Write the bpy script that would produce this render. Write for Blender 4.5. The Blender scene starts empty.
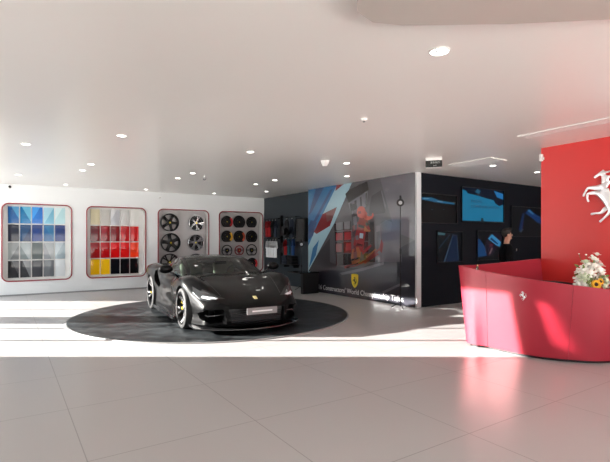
import bpy, bmesh, math, random
from mathutils import Vector, Matrix
from mathutils.bvhtree import BVHTree
random.seed(7)
PI = math.pi
SC = bpy.context.scene
COL = SC.collection

# ---------------------------------------------------------------- camera
CAM_H = 1.55
YAW = math.radians(33.5)                    # the room is turned 33.5 degrees to the lens
cam = bpy.data.cameras.new('camera')
cam.sensor_width = 36.0
cam.lens = 453.0 / 610.0 * 36.0
cam.shift_y = 9.0 / 610.0
cam.clip_start = 0.05
cam_o = bpy.data.objects.new('camera', cam)
COL.objects.link(cam_o)
cam_o.location = (0, 0, CAM_H)
cam_o.rotation_euler = (PI / 2, 0, -YAW)
SC.camera = cam_o

# ---------------------------------------------------------------- sky, sun, exposure
W = bpy.data.worlds.new('daylight')
SC.world = W
W.use_nodes = True
bg = W.node_tree.nodes['Background']
# pale open sky above, brighter glow added below the horizon to lift the ceiling
_n = W.node_tree; _tc = _n.nodes.new('ShaderNodeTexCoord'); _sp = _n.nodes.new('ShaderNodeSeparateXYZ'); _rp = _n.nodes.new('ShaderNodeValToRGB')
_mr = _n.nodes.new('ShaderNodeMapRange'); _mr.inputs['From Min'].default_value = -1; _mr.inputs['From Max'].default_value = 1
_n.links.new(_tc.outputs['Generated'], _sp.inputs[0]); _n.links.new(_sp.outputs[2], _mr.inputs[0]); _n.links.new(_mr.outputs[0], _rp.inputs[0]); _n.links.new(_rp.outputs[0], bg.inputs[0])
_rp.color_ramp.elements[0].position = 0.49; _rp.color_ramp.elements[0].color = (1.75, 1.68, 1.58, 1)
_rp.color_ramp.elements[1].position = 0.51; _rp.color_ramp.elements[1].color = (0.34, .37, .40, 1)
bg.inputs[1].default_value = 3.2
sun = bpy.data.lights.new('sun', 'SUN')
sun.energy = 14.0
sun.color = (1.0, 0.96, 0.90)
sun.angle = math.radians(0.6)
sun_o = bpy.data.objects.new('sun', sun)
COL.objects.link(sun_o)
SUN_DIR = Vector((0.834, -0.552, -0.25))
sun_o.rotation_euler = SUN_DIR.to_track_quat('-Z', 'Y').to_euler()
sun_o.location = (-8, 12, 6)
SC.view_settings.view_transform = 'Standard'
SC.view_settings.look = 'None'
SC.view_settings.gamma = 1.0
SC.view_settings.exposure = 1.18
SC.view_settings.use_curve_mapping = False
SC.cycles.use_denoising = True
SC.cycles.max_bounces = 10
SC.cycles.diffuse_bounces = 6
SC.cycles.sample_clamp_indirect = 6.0

# ---------------------------------------------------------------- materials
MATS = {}
def mat(name, col, rough=0.5, metal=0.0, spec=0.5, coat=0.0, coat_rough=0.03, emit=None, es=1.0):
    if name in MATS: return MATS[name]
    m = bpy.data.materials.new(name); m.use_nodes = True
    p = m.node_tree.nodes['Principled BSDF']
    p.inputs['Base Color'].default_value = (*col, 1)
    p.inputs['Roughness'].default_value = rough
    p.inputs['Metallic'].default_value = metal
    p.inputs['Specular IOR Level'].default_value = spec
    p.inputs['Coat Weight'].default_value = coat
    p.inputs['Coat Roughness'].default_value = coat_rough
    if emit:
        p.inputs['Emission Color'].default_value = (*emit, 1)
        p.inputs['Emission Strength'].default_value = es
    MATS[name] = m
    return m
def srgb(r, g, b):
    def f(c):
        c /= 255.0
        return c / 12.92 if c <= 0.04045 else ((c + 0.055) / 1.055) ** 2.4
    return (f(r), f(g), f(b))
def noise_tint(m, scale, amount, detail=3):
    """small natural variation of the base colour"""
    nt = m.node_tree; p = nt.nodes['Principled BSDF']
    c = p.inputs['Base Color'].default_value[:]
    tc = nt.nodes.new('ShaderNodeTexCoord'); n = nt.nodes.new('ShaderNodeTexNoise')
    n.inputs['Scale'].default_value = scale; n.inputs['Detail'].default_value = detail
    r = nt.nodes.new('ShaderNodeMapRange'); r.inputs['To Min'].default_value = 1 - amount; r.inputs['To Max'].default_value = 1 + amount
    mx = nt.nodes.new('ShaderNodeVectorMath'); mx.operation = 'SCALE'; mx.inputs[0].default_value = c[:3]
    nt.links.new(tc.outputs['Object'], n.inputs['Vector']); nt.links.new(n.outputs[0], r.inputs[0])
    nt.links.new(r.outputs[0], mx.inputs['Scale']); nt.links.new(mx.outputs[0], p.inputs['Base Color'])
    return m

M_wall = noise_tint(mat('white_paint', (0.72, 0.74, 0.745), 0.55), 1.5, 0.015)
M_ceil = mat('satin_ceiling', (0.88, 0.865, 0.83), 0.28, spec=0.45)
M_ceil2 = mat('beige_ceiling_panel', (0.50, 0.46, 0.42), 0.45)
M_floor = mat('polished_floor', (0.47, 0.458, 0.456), 0.29, spec=0.5)
M_red = mat('red_lacquer', (0.38, 0.010, 0.030), 0.5, spec=0.7)
M_redwall = mat('red_wall_paint', (0.62, 0.030, 0.027), 0.42)
M_redtrim = mat('red_trim', (0.26, 0.02, 0.03), 0.4, spec=.2)
M_black = mat('black_satin', (0.007, 0.007, 0.008), 0.4, spec=.25)
M_blackgloss = mat('black_gloss', (0.006, 0.006, 0.007), 0.12)
M_darkwall = mat('dark_navy_wall', (0.003, 0.004, 0.008), 0.5, spec=.12)
M_greywall = noise_tint(mat('charcoal_wall', (0.036, 0.045, 0.054), 0.5, spec=.2), 3, 0.05)
M_metal = mat('brushed_metal', (0.6, 0.6, 0.6), 0.3, 1.0)
M_chrome = mat('chrome', (0.82, 0.83, 0.85), 0.12, 1.0)
M_white = mat('white_plastic', (0.8, 0.8, 0.78), 0.4)
M_grey = mat('grey_plastic', (0.25, 0.25, 0.25), 0.5)
M_lamp = mat('lamp_lens', (0.9, 0.9, 0.9), 0.3, emit=(1, 0.97, 0.9), es=5.0)

# floor tile joints (thin lines of darker grout, procedural)
def tile_joints(m, x0, px, y0, py, w):
    nt = m.node_tree; p = nt.nodes['Principled BSDF']
    base = p.inputs['Base Color'].default_value[:]
    tc = nt.nodes.new('ShaderNodeTexCoord'); sep = nt.nodes.new('ShaderNodeSeparateXYZ')
    nt.links.new(tc.outputs['Object'], sep.inputs[0])
    outs = []
    for ax, o0, pit in ((0, x0, px), (1, y0, py)):
        a = nt.nodes.new('ShaderNodeMath'); a.operation = 'SUBTRACT'; a.inputs[1].default_value = o0 - pit / 2
        nt.links.new(sep.outputs[ax], a.inputs[0])
        b = nt.nodes.new('ShaderNodeMath'); b.operation = 'PINGPONG'; b.inputs[1].default_value = pit / 2
        c = nt.nodes.new('ShaderNodeMath'); c.operation = 'SUBTRACT'; c.inputs[1].default_value = o0
        nt.links.new(sep.outputs[ax], c.inputs[0]); nt.links.new(c.outputs[0], b.inputs[0])
        d = nt.nodes.new('ShaderNodeMath'); d.operation = 'LESS_THAN'; d.inputs[1].default_value = w
        nt.links.new(b.outputs[0], d.inputs[0]); outs.append(d)
    mx = nt.nodes.new('ShaderNodeMath'); mx.operation = 'MAXIMUM'
    nt.links.new(outs[0].outputs[0], mx.inputs[0]); nt.links.new(outs[1].outputs[0], mx.inputs[1])
    mix = nt.nodes.new('ShaderNodeMix'); mix.data_type = 'RGBA'
    mix.inputs['A'].default_value = base; mix.inputs['B'].default_value = (base[0] * .62, base[1] * .62, base[2] * .62, 1)
    nt.links.new(mx.outputs[0], mix.inputs['Factor']); nt.links.new(mix.outputs['Result'], p.inputs['Base Color'])
tile_joints(M_floor, 0.48, 0.655 * 2, 2.30, 1.18, 0.004)

def glass_mat(name, tint, refl=1.0, rough=0.0):
    m = bpy.data.materials.new(name); m.use_nodes = True
    nt = m.node_tree; nt.nodes.clear()
    o = nt.nodes.new('ShaderNodeOutputMaterial'); t = nt.nodes.new('ShaderNodeBsdfTransparent'); g = nt.nodes.new('ShaderNodeBsdfGlossy')
    f = nt.nodes.new('ShaderNodeFresnel'); f.inputs[0].default_value = 1.5
    mx = nt.nodes.new('ShaderNodeMixShader')
    t.inputs[0].default_value = (*tint, 1); g.inputs['Roughness'].default_value = rough; g.inputs[0].default_value = (refl, refl, refl, 1)
    nt.links.new(f.outputs[0], mx.inputs[0]); nt.links.new(t.outputs[0], mx.inputs[1]); nt.links.new(g.outputs[0], mx.inputs[2])
    nt.links.new(mx.outputs[0], o.inputs[0])
    return m

# ---------------------------------------------------------------- mesh helpers
def obj(name, bm, m=None, parent=None, smooth=False, angle=None):
    me = bpy.data.meshes.new(name)
    bm.normal_update(); bm.to_mesh(me); bm.free()
    o = bpy.data.objects.new(name, me); COL.objects.link(o)
    if m is not None:
        for x in (m if isinstance(m, (list, tuple)) else [m]): me.materials.append(x)
    if smooth:
        me.polygons.foreach_set('use_smooth', [True] * len(me.polygons))
        if angle: me.set_sharp_from_angle(angle=math.radians(angle))
    if parent is not None: o.parent = parent
    return o
def tag(o, label, cat, group=None):
    o['label'] = label; o['category'] = cat
    if group: o['group'] = group
    return o
def thing(name, label, cat, loc=(0, 0, 0), rz=0, group=None):
    o = bpy.data.objects.new(name, None); COL.objects.link(o)
    o.location = loc; o.rotation_euler = (0, 0, rz); o.empty_display_size = 0.1
    return tag(o, label, cat, group)
def struct(name, bm, m, parent=None, **k):
    o = obj(name, bm, m, parent, **k)
    if parent is None: o['kind'] = 'structure'
    return o
def box(bm, c, s, rot=None, bev=0.0, seg=2):
    """box centred at c, full size s, optionally bevelled"""
    r = bmesh.ops.create_cube(bm, size=1.0)
    vs = r['verts']
    bmesh.ops.scale(bm, vec=s, verts=vs)
    if bev:
        es = list({e for v in vs for e in v.link_edges})
        rb = bmesh.ops.bevel(bm, geom=es, offset=bev, segments=seg, affect='EDGES', profile=0.5)
        vs = list({v for f in rb['faces'] for v in f.verts} | {v for v in vs if v.is_valid})
    if rot is not None: bmesh.ops.rotate(bm, cent=(0, 0, 0), matrix=rot, verts=vs)
    bmesh.ops.translate(bm, vec=c, verts=vs)
    return vs
def cyl(bm, p0, p1, r0, r1=None, seg=16, caps=True):
    p0, p1 = Vector(p0), Vector(p1); r1 = r0 if r1 is None else r1
    d = p1 - p0
    r = bmesh.ops.create_cone(bm, cap_ends=caps, segments=seg, radius1=r0, radius2=r1, depth=d.length)
    q = d.to_track_quat('Z', 'Y').to_matrix().to_4x4()
    bmesh.ops.transform(bm, matrix=Matrix.Translation((p0 + p1) / 2) @ q, verts=r['verts'])
    return r['verts']
def ball(bm, c, r, scale=(1, 1, 1), u=16, v=10):
    rr = bmesh.ops.create_uvsphere(bm, u_segments=u, v_segments=v, radius=r)
    bmesh.ops.scale(bm, vec=scale, verts=rr['verts']); bmesh.ops.translate(bm, vec=c, verts=rr['verts'])
    return rr['verts']
def lathe(bm, prof, seg=32, axis='Z', c=(0, 0, 0), closed=False):
    """prof = [(radius, height)...] turned about the axis"""
    rings = []
    for r, h in prof:
        ring = []
        for i in range(seg):
            a = 2 * PI * i / seg
            if axis == 'Z': p = (r * math.cos(a), r * math.sin(a), h)
            elif axis == 'X': p = (h, r * math.cos(a), r * math.sin(a))
            else: p = (r * math.sin(a), h, r * math.cos(a))
            ring.append(bm.verts.new(Vector(p) + Vector(c)))
        rings.append(ring)
    n = len(rings)
    for k in range(n if closed else n - 1):
        A, B = rings[k], rings[(k + 1) % n]
        for i in range(seg):
            j = (i + 1) % seg
            bm.faces.new((A[i], A[j], B[j], B[i]))
    return rings
def tube(bm, pts, r, seg=8, closed=False):
    pts = [Vector(p) for p in pts]; n = len(pts); rings = []
    rr = r if isinstance(r, (list, tuple)) else [r] * n
    up = Vector((0.13, 0.21, 0.97)).normalized()
    for i, p in enumerate(pts):
        a = pts[(i - 1) % n] if (closed or i > 0) else p
        b = pts[(i + 1) % n] if (closed or i < n - 1) else p
        t = (b - a).normalized(); s = t.cross(up).normalized(); u = s.cross(t)
        rings.append([bm.verts.new(p + rr[i] * (math.cos(2 * PI * k / seg) * s + math.sin(2 * PI * k / seg) * u)) for k in range(seg)])
    for i in range(n if closed else n - 1):
        A, B = rings[i], rings[(i + 1) % n]
        for k in range(seg):
            l = (k + 1) % seg
            bm.faces.new((A[k], A[l], B[l], B[k]))
    if not closed:
        bm.faces.new(rings[0][::-1]); bm.faces.new(rings[-1])
def prism(bm, poly, z0, z1, M=None, mi=0):
    """polygon in xy pulled from z0 to z1, then moved by M"""
    a = [bm.verts.new((x, y, z0)) for x, y in poly]; b = [bm.verts.new((x, y, z1)) for x, y in poly]
    n = len(poly); fs = [bm.faces.new(a[::-1]), bm.faces.new(b)]
    for i in range(n):
        j = (i + 1) % n
        fs.append(bm.faces.new((a[i], a[j], b[j], b[i])))
    for f in fs: f.material_index = mi
    if M is not None: bmesh.ops.transform(bm, matrix=M, verts=a + b)
    bmesh.ops.recalc_face_normals(bm, faces=fs)
    return a + b
def rrect(x0, y0, x1, y1, r, n=8):
    out = []
    for cx, cy, a0 in ((x1 - r, y1 - r, 0), (x0 + r, y1 - r, PI / 2), (x0 + r, y0 + r, PI), (x1 - r, y0 + r, 1.5 * PI)):
        for i in range(n + 1):
            a = a0 + PI / 2 * i / n
            out.append((cx + r * math.cos(a), cy + r * math.sin(a)))
    return out
def ring_prism(bm, outer, inner, z0, z1, M=None):
    n = len(outer); L = []
    for poly, z in ((outer, z0), (outer, z1), (inner, z1), (inner, z0)):
        L.append([bm.verts.new((x, y, z)) for x, y in poly])
    for k in range(4):
        A, B = L[k], L[(k + 1) % 4]
        for i in range(n):
            j = (i + 1) % n
            bm.faces.new((A[i], A[j], B[j], B[i]))
    vs = [v for l in L for v in l]
    if M is not None: bmesh.ops.transform(bm, matrix=M, verts=vs)
    return vs
def frame(o, x, y, z):
    """matrix with the given axes as columns"""
    x, y, z = Vector(x), Vector(y), Vector(z)
    m = Matrix((x, y, z)).transposed().to_4x4(); m.translation = Vector(o)
    return m
def evaluated_mesh(o):
    dg = bpy.context.evaluated_depsgraph_get(); dg.update()
    return bpy.data.meshes.new_from_object(o.evaluated_get(dg))
def curve_solid(name, loops, depth):
    """flat outline with holes, pulled to a slab of the given half depth"""
    cu = bpy.data.curves.new(name, 'CURVE'); cu.dimensions = '2D'; cu.fill_mode = 'BOTH'; cu.extrude = depth
    for lp in loops:
        s = cu.splines.new('POLY'); s.points.add(len(lp) - 1); s.use_cyclic_u = True
        for p, (x, y) in zip(s.points, lp): p.co = (x, y, 0, 1)
    o = bpy.data.objects.new(name, cu); COL.objects.link(o)
    me = evaluated_mesh(o); bpy.data.objects.remove(o)
    bm = bmesh.new(); bm.from_mesh(me); bpy.data.meshes.remove(me)
    return bm
def skin_mesh(pts, edges, radii, sub=2, root=0):
    me = bpy.data.meshes.new('t'); me.from_pydata([Vector(p) for p in pts], edges, [])
    o = bpy.data.objects.new('t', me); COL.objects.link(o)
    sm = o.modifiers.new('s', 'SKIN'); sm.use_smooth_shade = True; sm.branch_smoothing = 0.6
    for i, v in enumerate(me.skin_vertices[0].data):
        r = radii[i]; v.radius = (r, r) if not isinstance(r, (tuple, list)) else r
        v.use_root = (i == root)
    ss = o.modifiers.new('u', 'SUBSURF'); ss.levels = sub; ss.render_levels = sub
    m2 = evaluated_mesh(o); bpy.data.objects.remove(o)
    bm = bmesh.new(); bm.from_mesh(m2); bpy.data.meshes.remove(m2)
    return bm
def text_bm(body, size, extrude=0.002, align='LEFT'):
    cu = bpy.data.curves.new('t', 'FONT'); cu.body = body; cu.size = size; cu.extrude = extrude; cu.align_x = align; cu.resolution_u = 3
    o = bpy.data.objects.new('t', cu); COL.objects.link(o)
    me = evaluated_mesh(o); bpy.data.objects.remove(o)
    bm = bmesh.new(); bm.from_mesh(me); bpy.data.meshes.remove(me)
    return bm
def catmull(P, n):
    """n samples per span through control points (tuples)"""
    P = [Vector(p) for p in P]; out = []
    for i in range(len(P) - 1):
        p0, p1, p2, p3 = P[max(i - 1, 0)], P[i], P[i + 1], P[min(i + 2, len(P) - 1)]
        for k in range(n):
            t = k / n
            out.append(0.5 * ((2 * p1) + (p2 - p0) * t + (2 * p0 - 5 * p1 + 4 * p2 - p3) * t * t + (3 * p1 - p0 - 3 * p2 + p3) * t ** 3))
    out.append(P[-1]); return out
def interp(tab, y):
    """smooth monotone-ish table lookup: tab = [(y, v)...] ascending"""
    n = len(tab)
    if y <= tab[0][0]: return tab[0][1]
    if y >= tab[-1][0]: return tab[-1][1]
    for i in range(n - 1):
        if tab[i][0] <= y <= tab[i + 1][0]: break
    y0, v0 = tab[i]; y1, v1 = tab[i + 1]; h = y1 - y0; t = (y - y0) / h
    def slope(k):
        if k == 0: return (tab[1][1] - tab[0][1]) / (tab[1][0] - tab[0][0])
        if k == n - 1: return (tab[-1][1] - tab[-2][1]) / (tab[-1][0] - tab[-2][0])
        a = (tab[k][1] - tab[k - 1][1]) / (tab[k][0] - tab[k - 1][0]); b = (tab[k + 1][1] - tab[k][1]) / (tab[k + 1][0] - tab[k][0])
        return 0 if a * b <= 0 else 2 * a * b / (a + b)
    m0, m1 = slope(i) * h, slope(i + 1) * h
    return (2*t**3 - 3*t*t + 1) * v0 + (t**3 - 2*t*t + t) * m0 + (-2*t**3 + 3*t*t) * v1 + (t**3 - t*t) * m1
def seen_ray(px, py):
    """direction of the view line read off the photograph at a point"""
    a = (px - 305) / 453.0; b = (240 - py) / 453.0
    return Vector((math.sin(YAW) + a * math.cos(YAW), math.cos(YAW) - a * math.sin(YAW), b))
def meet(axis, val, px, py):
    d = seen_ray(px, py); t = (val - (0, 0, CAM_H)[axis]) / d[axis]
    return Vector((0, 0, CAM_H)) + d * t

# ================================================================ THE ROOM
H = 3.10
XF, YR, XR, YF = -1.6, -5.0, 13.5, 14.92      # facade, rear glass front, right wall, sample wall
bm = bmesh.new(); box(bm, ((XF + XR) / 2, (YR + YF + .6) / 2, -0.1), (XR - XF + .4, YF + .6 - YR, 0.2)); struct('floor', bm, M_floor)
bm = bmesh.new(); box(bm, ((XF + XR) / 2, (YR + YF + .6) / 2, H + 0.1), (XR - XF + .4, YF + .6 - YR, 0.2)); struct('ceiling', bm, M_ceil)
# wall with the four rounded display openings
NICHES = [(-0.08, 1.64), (2.03, 3.76), (4.14, 5.88), (6.26, 7.99)]
NZ0, NZ1, NR = 0.40, 2.565, 0.17
loops = [[(XF, 0), (8.05, 0), (8.05, H), (XF, H)]] + [rrect(a, NZ0, b, NZ1, NR) for a, b in NICHES]
bm = curve_solid('w', loops, 0.06)
bmesh.ops.transform(bm, matrix=frame((0, YF + 0.06, 0), (1, 0, 0), (0, 0, 1), (0, -1, 0)), verts=bm.verts)
box(bm, ((XF + 8.05) / 2, YF + 0.45, H / 2), (8.05 - XF, 0.1, H))
struct('wall_left', bm, M_wall)
bm = bmesh.new(); box(bm, ((XF + 8.05) / 2, YF - 0.008, 0.02), (8.05 - XF, 0.016, 0.04)); struct('baseboard_left', bm, M_grey)
# shop wall behind the merchandise, mural side
bm = bmesh.new(); box(bm, (8.20, (7.35 + YF + .5) / 2, H / 2), (0.30, YF + .5 - 7.35, H)); struct('wall_back', bm, M_greywall)
# dark picture wall facing the reception
bm = bmesh.new(); box(bm, ((7.93 + XR) / 2, 7.22 + 0.06, H / 2), (XR - 7.93, 0.12, H)); struct('wall_far', bm, M_darkwall)
bm = bmesh.new(); box(bm, (XR + 0.1, (YR + 7.3) / 2, H / 2), (0.2, 7.3 - YR, H)); struct('wall_right', bm, M_wall)
bm = bmesh.new(); box(bm, (7.86, 7.195, H / 2), (0.14, 0.05, H)); struct('trim_1', bm, mat('pale_metal_trim', (0.55, 0.56, 0.57), 0.35))
# facade on the left of the camera: solid up to y = 8.25 apart from one high slot added to cast the soft patch on the desk, glazing bays beyond
bm = bmesh.new()
def slab(y0, y1, z0, z1): box(bm, (XF - 0.06, (y0 + y1) / 2, (z0 + z1) / 2), (0.12, y1 - y0, z1 - z0))
slab(YR, 7.88, 0, H); slab(7.88, 8.02, 0, 2.42); slab(7.88, 8.02, 2.96, H); slab(8.02, 8.25, 0, H)
slab(8.25, YF, 3.03, H); slab(11.20, 11.99, 0, 3.03)
struct('wall_facade', bm, M_wall)
n = 0
for y0, y1, mull in ((8.25, 11.20, (9.48, 10.63)), (11.99, YF, (13.17,))):
    n += 1
    bm = bmesh.new()
    box(bm, (XF - .06, (y0 + y1) / 2, 0.015), (0.06, y1 - y0, 0.03))
    for y in (y0 + .02,) + mull + (y1 - .02,): box(bm, (XF - .06, y, 1.515), (0.06, 0.045, 3.03))
    struct('window_%d' % n, bm, M_metal)
bm = bmesh.new()
for i in range(11): box(bm, (XF + (XR - XF) * i / 10, YR, H / 2), (0.07, 0.12, H))
box(bm, ((XF + XR) / 2, YR, 0.04), (XR - XF, 0.12, 0.08))
struct('window_3', bm, M_metal)
# unseen slab added outside the bays to block light from below
bm = bmesh.new(); box(bm, (-9.8, 13, -.15), (16, 22, .2)); struct('light_block_slab', bm, mat('light_block_grey', (.28, .28, .28), .8))
# lowered ceiling field near the camera
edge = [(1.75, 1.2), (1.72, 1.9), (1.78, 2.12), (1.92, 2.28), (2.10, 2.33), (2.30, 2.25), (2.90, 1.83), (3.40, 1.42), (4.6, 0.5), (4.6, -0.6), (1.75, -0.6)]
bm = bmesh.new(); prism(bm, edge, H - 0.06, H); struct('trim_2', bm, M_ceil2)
# red feature wall behind reception
RWX = 7.55
bm = bmesh.new(); box(bm, (RWX + 0.15, (4.18 - 2.6) / 2, H / 2), (0.30, 6.78, H)); struct('wall_reception', bm, M_redwall)

# ================================================================ DISPLAY NICHES
T_XZ = lambda y: frame((0, y, 0), (1, 0, 0), (0, 0, 1), (0, -1, 0))      # 2d (x,z) in a plane y, depth towards the room
M_niche = mat('niche_board', (0.46, 0.44, 0.44), 0.3)
M_nichelight = mat('niche_white', (0.66, 0.65, 0.63), 0.45)
names = ['blue and grey paint samples', 'red and yellow paint samples', 'car wheels', 'steering wheels']
ND = 0.27
for i, (a, b) in enumerate(NICHES):
    t = thing('display_niche', 'red-rimmed rounded wall niche holding the ' + names[i], 'wall niche', ((a + b) / 2, YF, 0), group='rounded display niches in the white wall')
    c = (a + b) / 2
    o = rrect(a - c - .010, NZ0 - .010, b - c + .010, NZ1 + .010, NR + .010); ii = rrect(a - c + .020, NZ0 + .020, b - c - .020, NZ1 - .020, NR - .020)
    bm = bmesh.new(); ring_prism(bm, o, ii, 0.001, 0.022, T_XZ(0)); obj('frame', bm, M_redtrim, t)
    o = rrect(a - c, NZ0, b - c, NZ1, NR); ii = rrect(a - c + .015, NZ0 + .015, b - c - .015, NZ1 - .015, NR - .015)
    bm = bmesh.new(); ring_prism(bm, o, ii, -ND, 0, T_XZ(0)); obj('lining', bm, M_nichelight, t)
    bm = bmesh.new(); prism(bm, rrect(a - c, NZ0, b - c, NZ1, NR), -ND - .02, -ND, T_XZ(0)); obj('back_board', bm, M_nichelight if i < 2 else M_niche, t)

# paint samples
def sample_bm():
    bm = bmesh.new(); w, h, N = 0.262, 0.478, 10
    g = [[bm.verts.new(((u / N - .5) * w, -0.018 - 0.007 * math.sin(PI * u / N) - 0.004 * math.sin(PI * v / 4), (v / 4 - .5) * h)) for v in range(5)] for u in range(N + 1)]
    for u in range(N):
        for v in range(4): bm.faces.new((g[u][v], g[u + 1][v], g[u + 1][v + 1], g[u][v + 1]))
    bd = [g[u][0] for u in range(N + 1)] + [g[N][v] for v in range(1, 5)] + [g[u][4] for u in range(N - 1, -1, -1)] + [g[0][v] for v in range(3, 0, -1)]
    bk = [bm.verts.new((v.co.x, 0, v.co.z)) for v in bd]
    for k in range(len(bd)):
        l = (k + 1) % len(bd); bm.faces.new((bd[l], bd[k], bk[k], bk[l]))
    bm.faces.new(bk)
    bmesh.ops.recalc_face_normals(bm, faces=bm.faces)
    return bm
def glint_mat(name, c, c2):
    """lacquer with a lighter angular reflection painted into its colour"""
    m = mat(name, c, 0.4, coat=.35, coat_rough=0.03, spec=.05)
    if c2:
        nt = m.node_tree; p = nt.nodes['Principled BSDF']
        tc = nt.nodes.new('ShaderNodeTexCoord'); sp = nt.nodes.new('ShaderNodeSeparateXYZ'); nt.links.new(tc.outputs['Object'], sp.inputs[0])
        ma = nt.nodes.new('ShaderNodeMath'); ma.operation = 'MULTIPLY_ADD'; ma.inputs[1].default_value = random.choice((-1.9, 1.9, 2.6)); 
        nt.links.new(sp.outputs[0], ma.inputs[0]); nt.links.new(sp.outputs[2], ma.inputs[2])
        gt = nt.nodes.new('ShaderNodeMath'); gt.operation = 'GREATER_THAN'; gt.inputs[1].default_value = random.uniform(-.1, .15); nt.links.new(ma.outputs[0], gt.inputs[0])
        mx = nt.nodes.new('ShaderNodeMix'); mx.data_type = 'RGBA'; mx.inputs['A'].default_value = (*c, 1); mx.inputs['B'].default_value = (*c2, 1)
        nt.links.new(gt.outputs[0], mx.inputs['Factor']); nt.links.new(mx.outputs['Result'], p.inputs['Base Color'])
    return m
SAMPLES = [
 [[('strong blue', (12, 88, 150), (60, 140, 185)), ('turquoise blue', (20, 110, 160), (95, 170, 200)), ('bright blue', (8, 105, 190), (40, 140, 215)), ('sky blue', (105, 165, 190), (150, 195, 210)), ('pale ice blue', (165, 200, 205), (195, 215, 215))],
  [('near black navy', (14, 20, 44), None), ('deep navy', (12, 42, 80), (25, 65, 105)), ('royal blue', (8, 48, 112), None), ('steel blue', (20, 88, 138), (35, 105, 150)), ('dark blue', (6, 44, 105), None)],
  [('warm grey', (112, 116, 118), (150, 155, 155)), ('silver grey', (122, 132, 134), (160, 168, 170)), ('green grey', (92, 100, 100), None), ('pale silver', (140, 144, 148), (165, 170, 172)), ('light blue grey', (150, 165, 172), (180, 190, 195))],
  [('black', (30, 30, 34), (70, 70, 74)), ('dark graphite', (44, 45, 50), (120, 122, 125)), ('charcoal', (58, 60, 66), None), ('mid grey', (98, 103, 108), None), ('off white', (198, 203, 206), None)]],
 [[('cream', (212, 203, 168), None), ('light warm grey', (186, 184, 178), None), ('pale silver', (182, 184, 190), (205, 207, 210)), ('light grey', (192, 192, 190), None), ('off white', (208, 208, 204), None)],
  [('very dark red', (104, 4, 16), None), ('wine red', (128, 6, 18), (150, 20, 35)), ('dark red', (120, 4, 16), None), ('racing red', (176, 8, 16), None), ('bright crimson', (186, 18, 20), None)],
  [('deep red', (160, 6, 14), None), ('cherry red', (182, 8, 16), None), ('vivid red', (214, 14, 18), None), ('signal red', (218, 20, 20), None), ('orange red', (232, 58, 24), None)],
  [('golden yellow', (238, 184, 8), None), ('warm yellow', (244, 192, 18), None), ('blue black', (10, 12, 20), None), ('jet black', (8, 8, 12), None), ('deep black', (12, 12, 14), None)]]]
ROWN = ['top row', 'second row', 'third row', 'bottom row']; COLN = ['first', 'second', 'third', 'fourth', 'last']
smesh = None
for pi, (a, b) in enumerate(NICHES[:2]):
    for r in range(4):
        for c in range(5):
            nm, c1, c2 = SAMPLES[pi][r][c]
            if smesh is None:
                o = obj('paint_sample', sample_bm(), None, smooth=True, angle=40); smesh = o.data; smesh.materials.append(None)
            else:
                o = bpy.data.objects.new('paint_sample', smesh); COL.objects.link(o)
            o.location = (a + 0.13 + 0.29 * (c + .5), YF + ND - 0.001, 2.515 - 0.512 * (r + .5))
            o.material_slots[0].link = 'OBJECT'
            o.material_slots[0].material = glint_mat('lacquer_%d_%d_%d' % (pi, r, c), srgb(*c1), srgb(*c2) if c2 else None)
            tag(o, '%s paint sample, %s in the %s of the %s niche' % (nm, COLN[c], ROWN[r], ('blue', 'red')[pi]), 'paint sample', ('blue and grey', 'red and yellow')[pi] + ' paint samples')

# ---- wheel rims (axis = local X, outer face towards +X)
def rim_barrel(R, w):
    bm = bmesh.new()
    lathe(bm, [(R, w / 2), (R, w / 2 - .012), (R - .018, w / 2 - .03), (R - .03, 0), (R - .02, -w / 2), (R - .035, -w / 2), (R - .045, 0), (R - .035, w / 2 - .04), (R - .022, w / 2 - .008), (R - .012, w / 2 + .004)], 48, 'X', closed=True)
    bmesh.ops.recalc_face_normals(bm, faces=bm.faces)
    return bm
def rim_spokes(R, w, n=5, split=True, wide=1.0):
    bm = bmesh.new()
    lathe(bm, [(0.001, w / 2 - .035), (.03, w / 2 - .035), (.05, w / 2 - .045), (.062, w / 2 - .05), (.075, w / 2 - .08), (.07, w / 2 - .12), (0.001, w / 2 - .12)], 24, 'X')
    for k in range(n):
        a = 2 * PI * k / n
        for s in ((-1, 1) if split else (0,)):
            a2 = a + s * 0.19; wd = (.026 if split else .055) * wide
            r0, r1 = .045, R - .015
            pr = []
            for q in range(6):
                t = q / 5; r = r0 + (r1 - r0) * t; ang = a + (a2 - a) * t ** 0.8
                x = w / 2 - .05 + .035 * t - .018 * math.sin(PI * t); hw = wd * (1.15 - .35 * math.sin(PI * t))
                e = Vector((0, -math.sin(ang), math.cos(ang))); d = Vector((0, math.cos(ang), math.sin(ang)))
                cc = d * r + Vector((x, 0, 0))
                pr.append([bm.verts.new(cc + e * hw + Vector((-.012, 0, 0))), bm.verts.new(cc + e * hw * .45), bm.verts.new(cc - e * hw * .45), bm.verts.new(cc - e * hw + Vector((-.012, 0, 0))), bm.verts.new(cc - e * hw * .8 + Vector((-.04, 0, 0))), bm.verts.new(cc + e * hw * .8 + Vector((-.04, 0, 0)))])
            for q in range(5):
                for j in range(6):
                    l = (j + 1) % 6; bm.faces.new((pr[q][j], pr[q][l], pr[q + 1][l], pr[q + 1][j]))
            bm.faces.new(pr[0]); bm.faces.new(pr[-1][::-1])
    bmesh.ops.recalc_face_normals(bm, faces=bm.faces)
    return bm
def hub_bm(w, r=.028):
    bm = bmesh.new(); lathe(bm, [(0.001, w / 2 - .022), (r * .8, w / 2 - .024), (r, w / 2 - .03), (r, w / 2 - .05)], 20, 'X')
    bmesh.ops.recalc_face_normals(bm, faces=bm.faces); return bm
M_rimblack = mat('rim_black', (0.006, 0.006, 0.007), 0.3, spec=.25)
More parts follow.
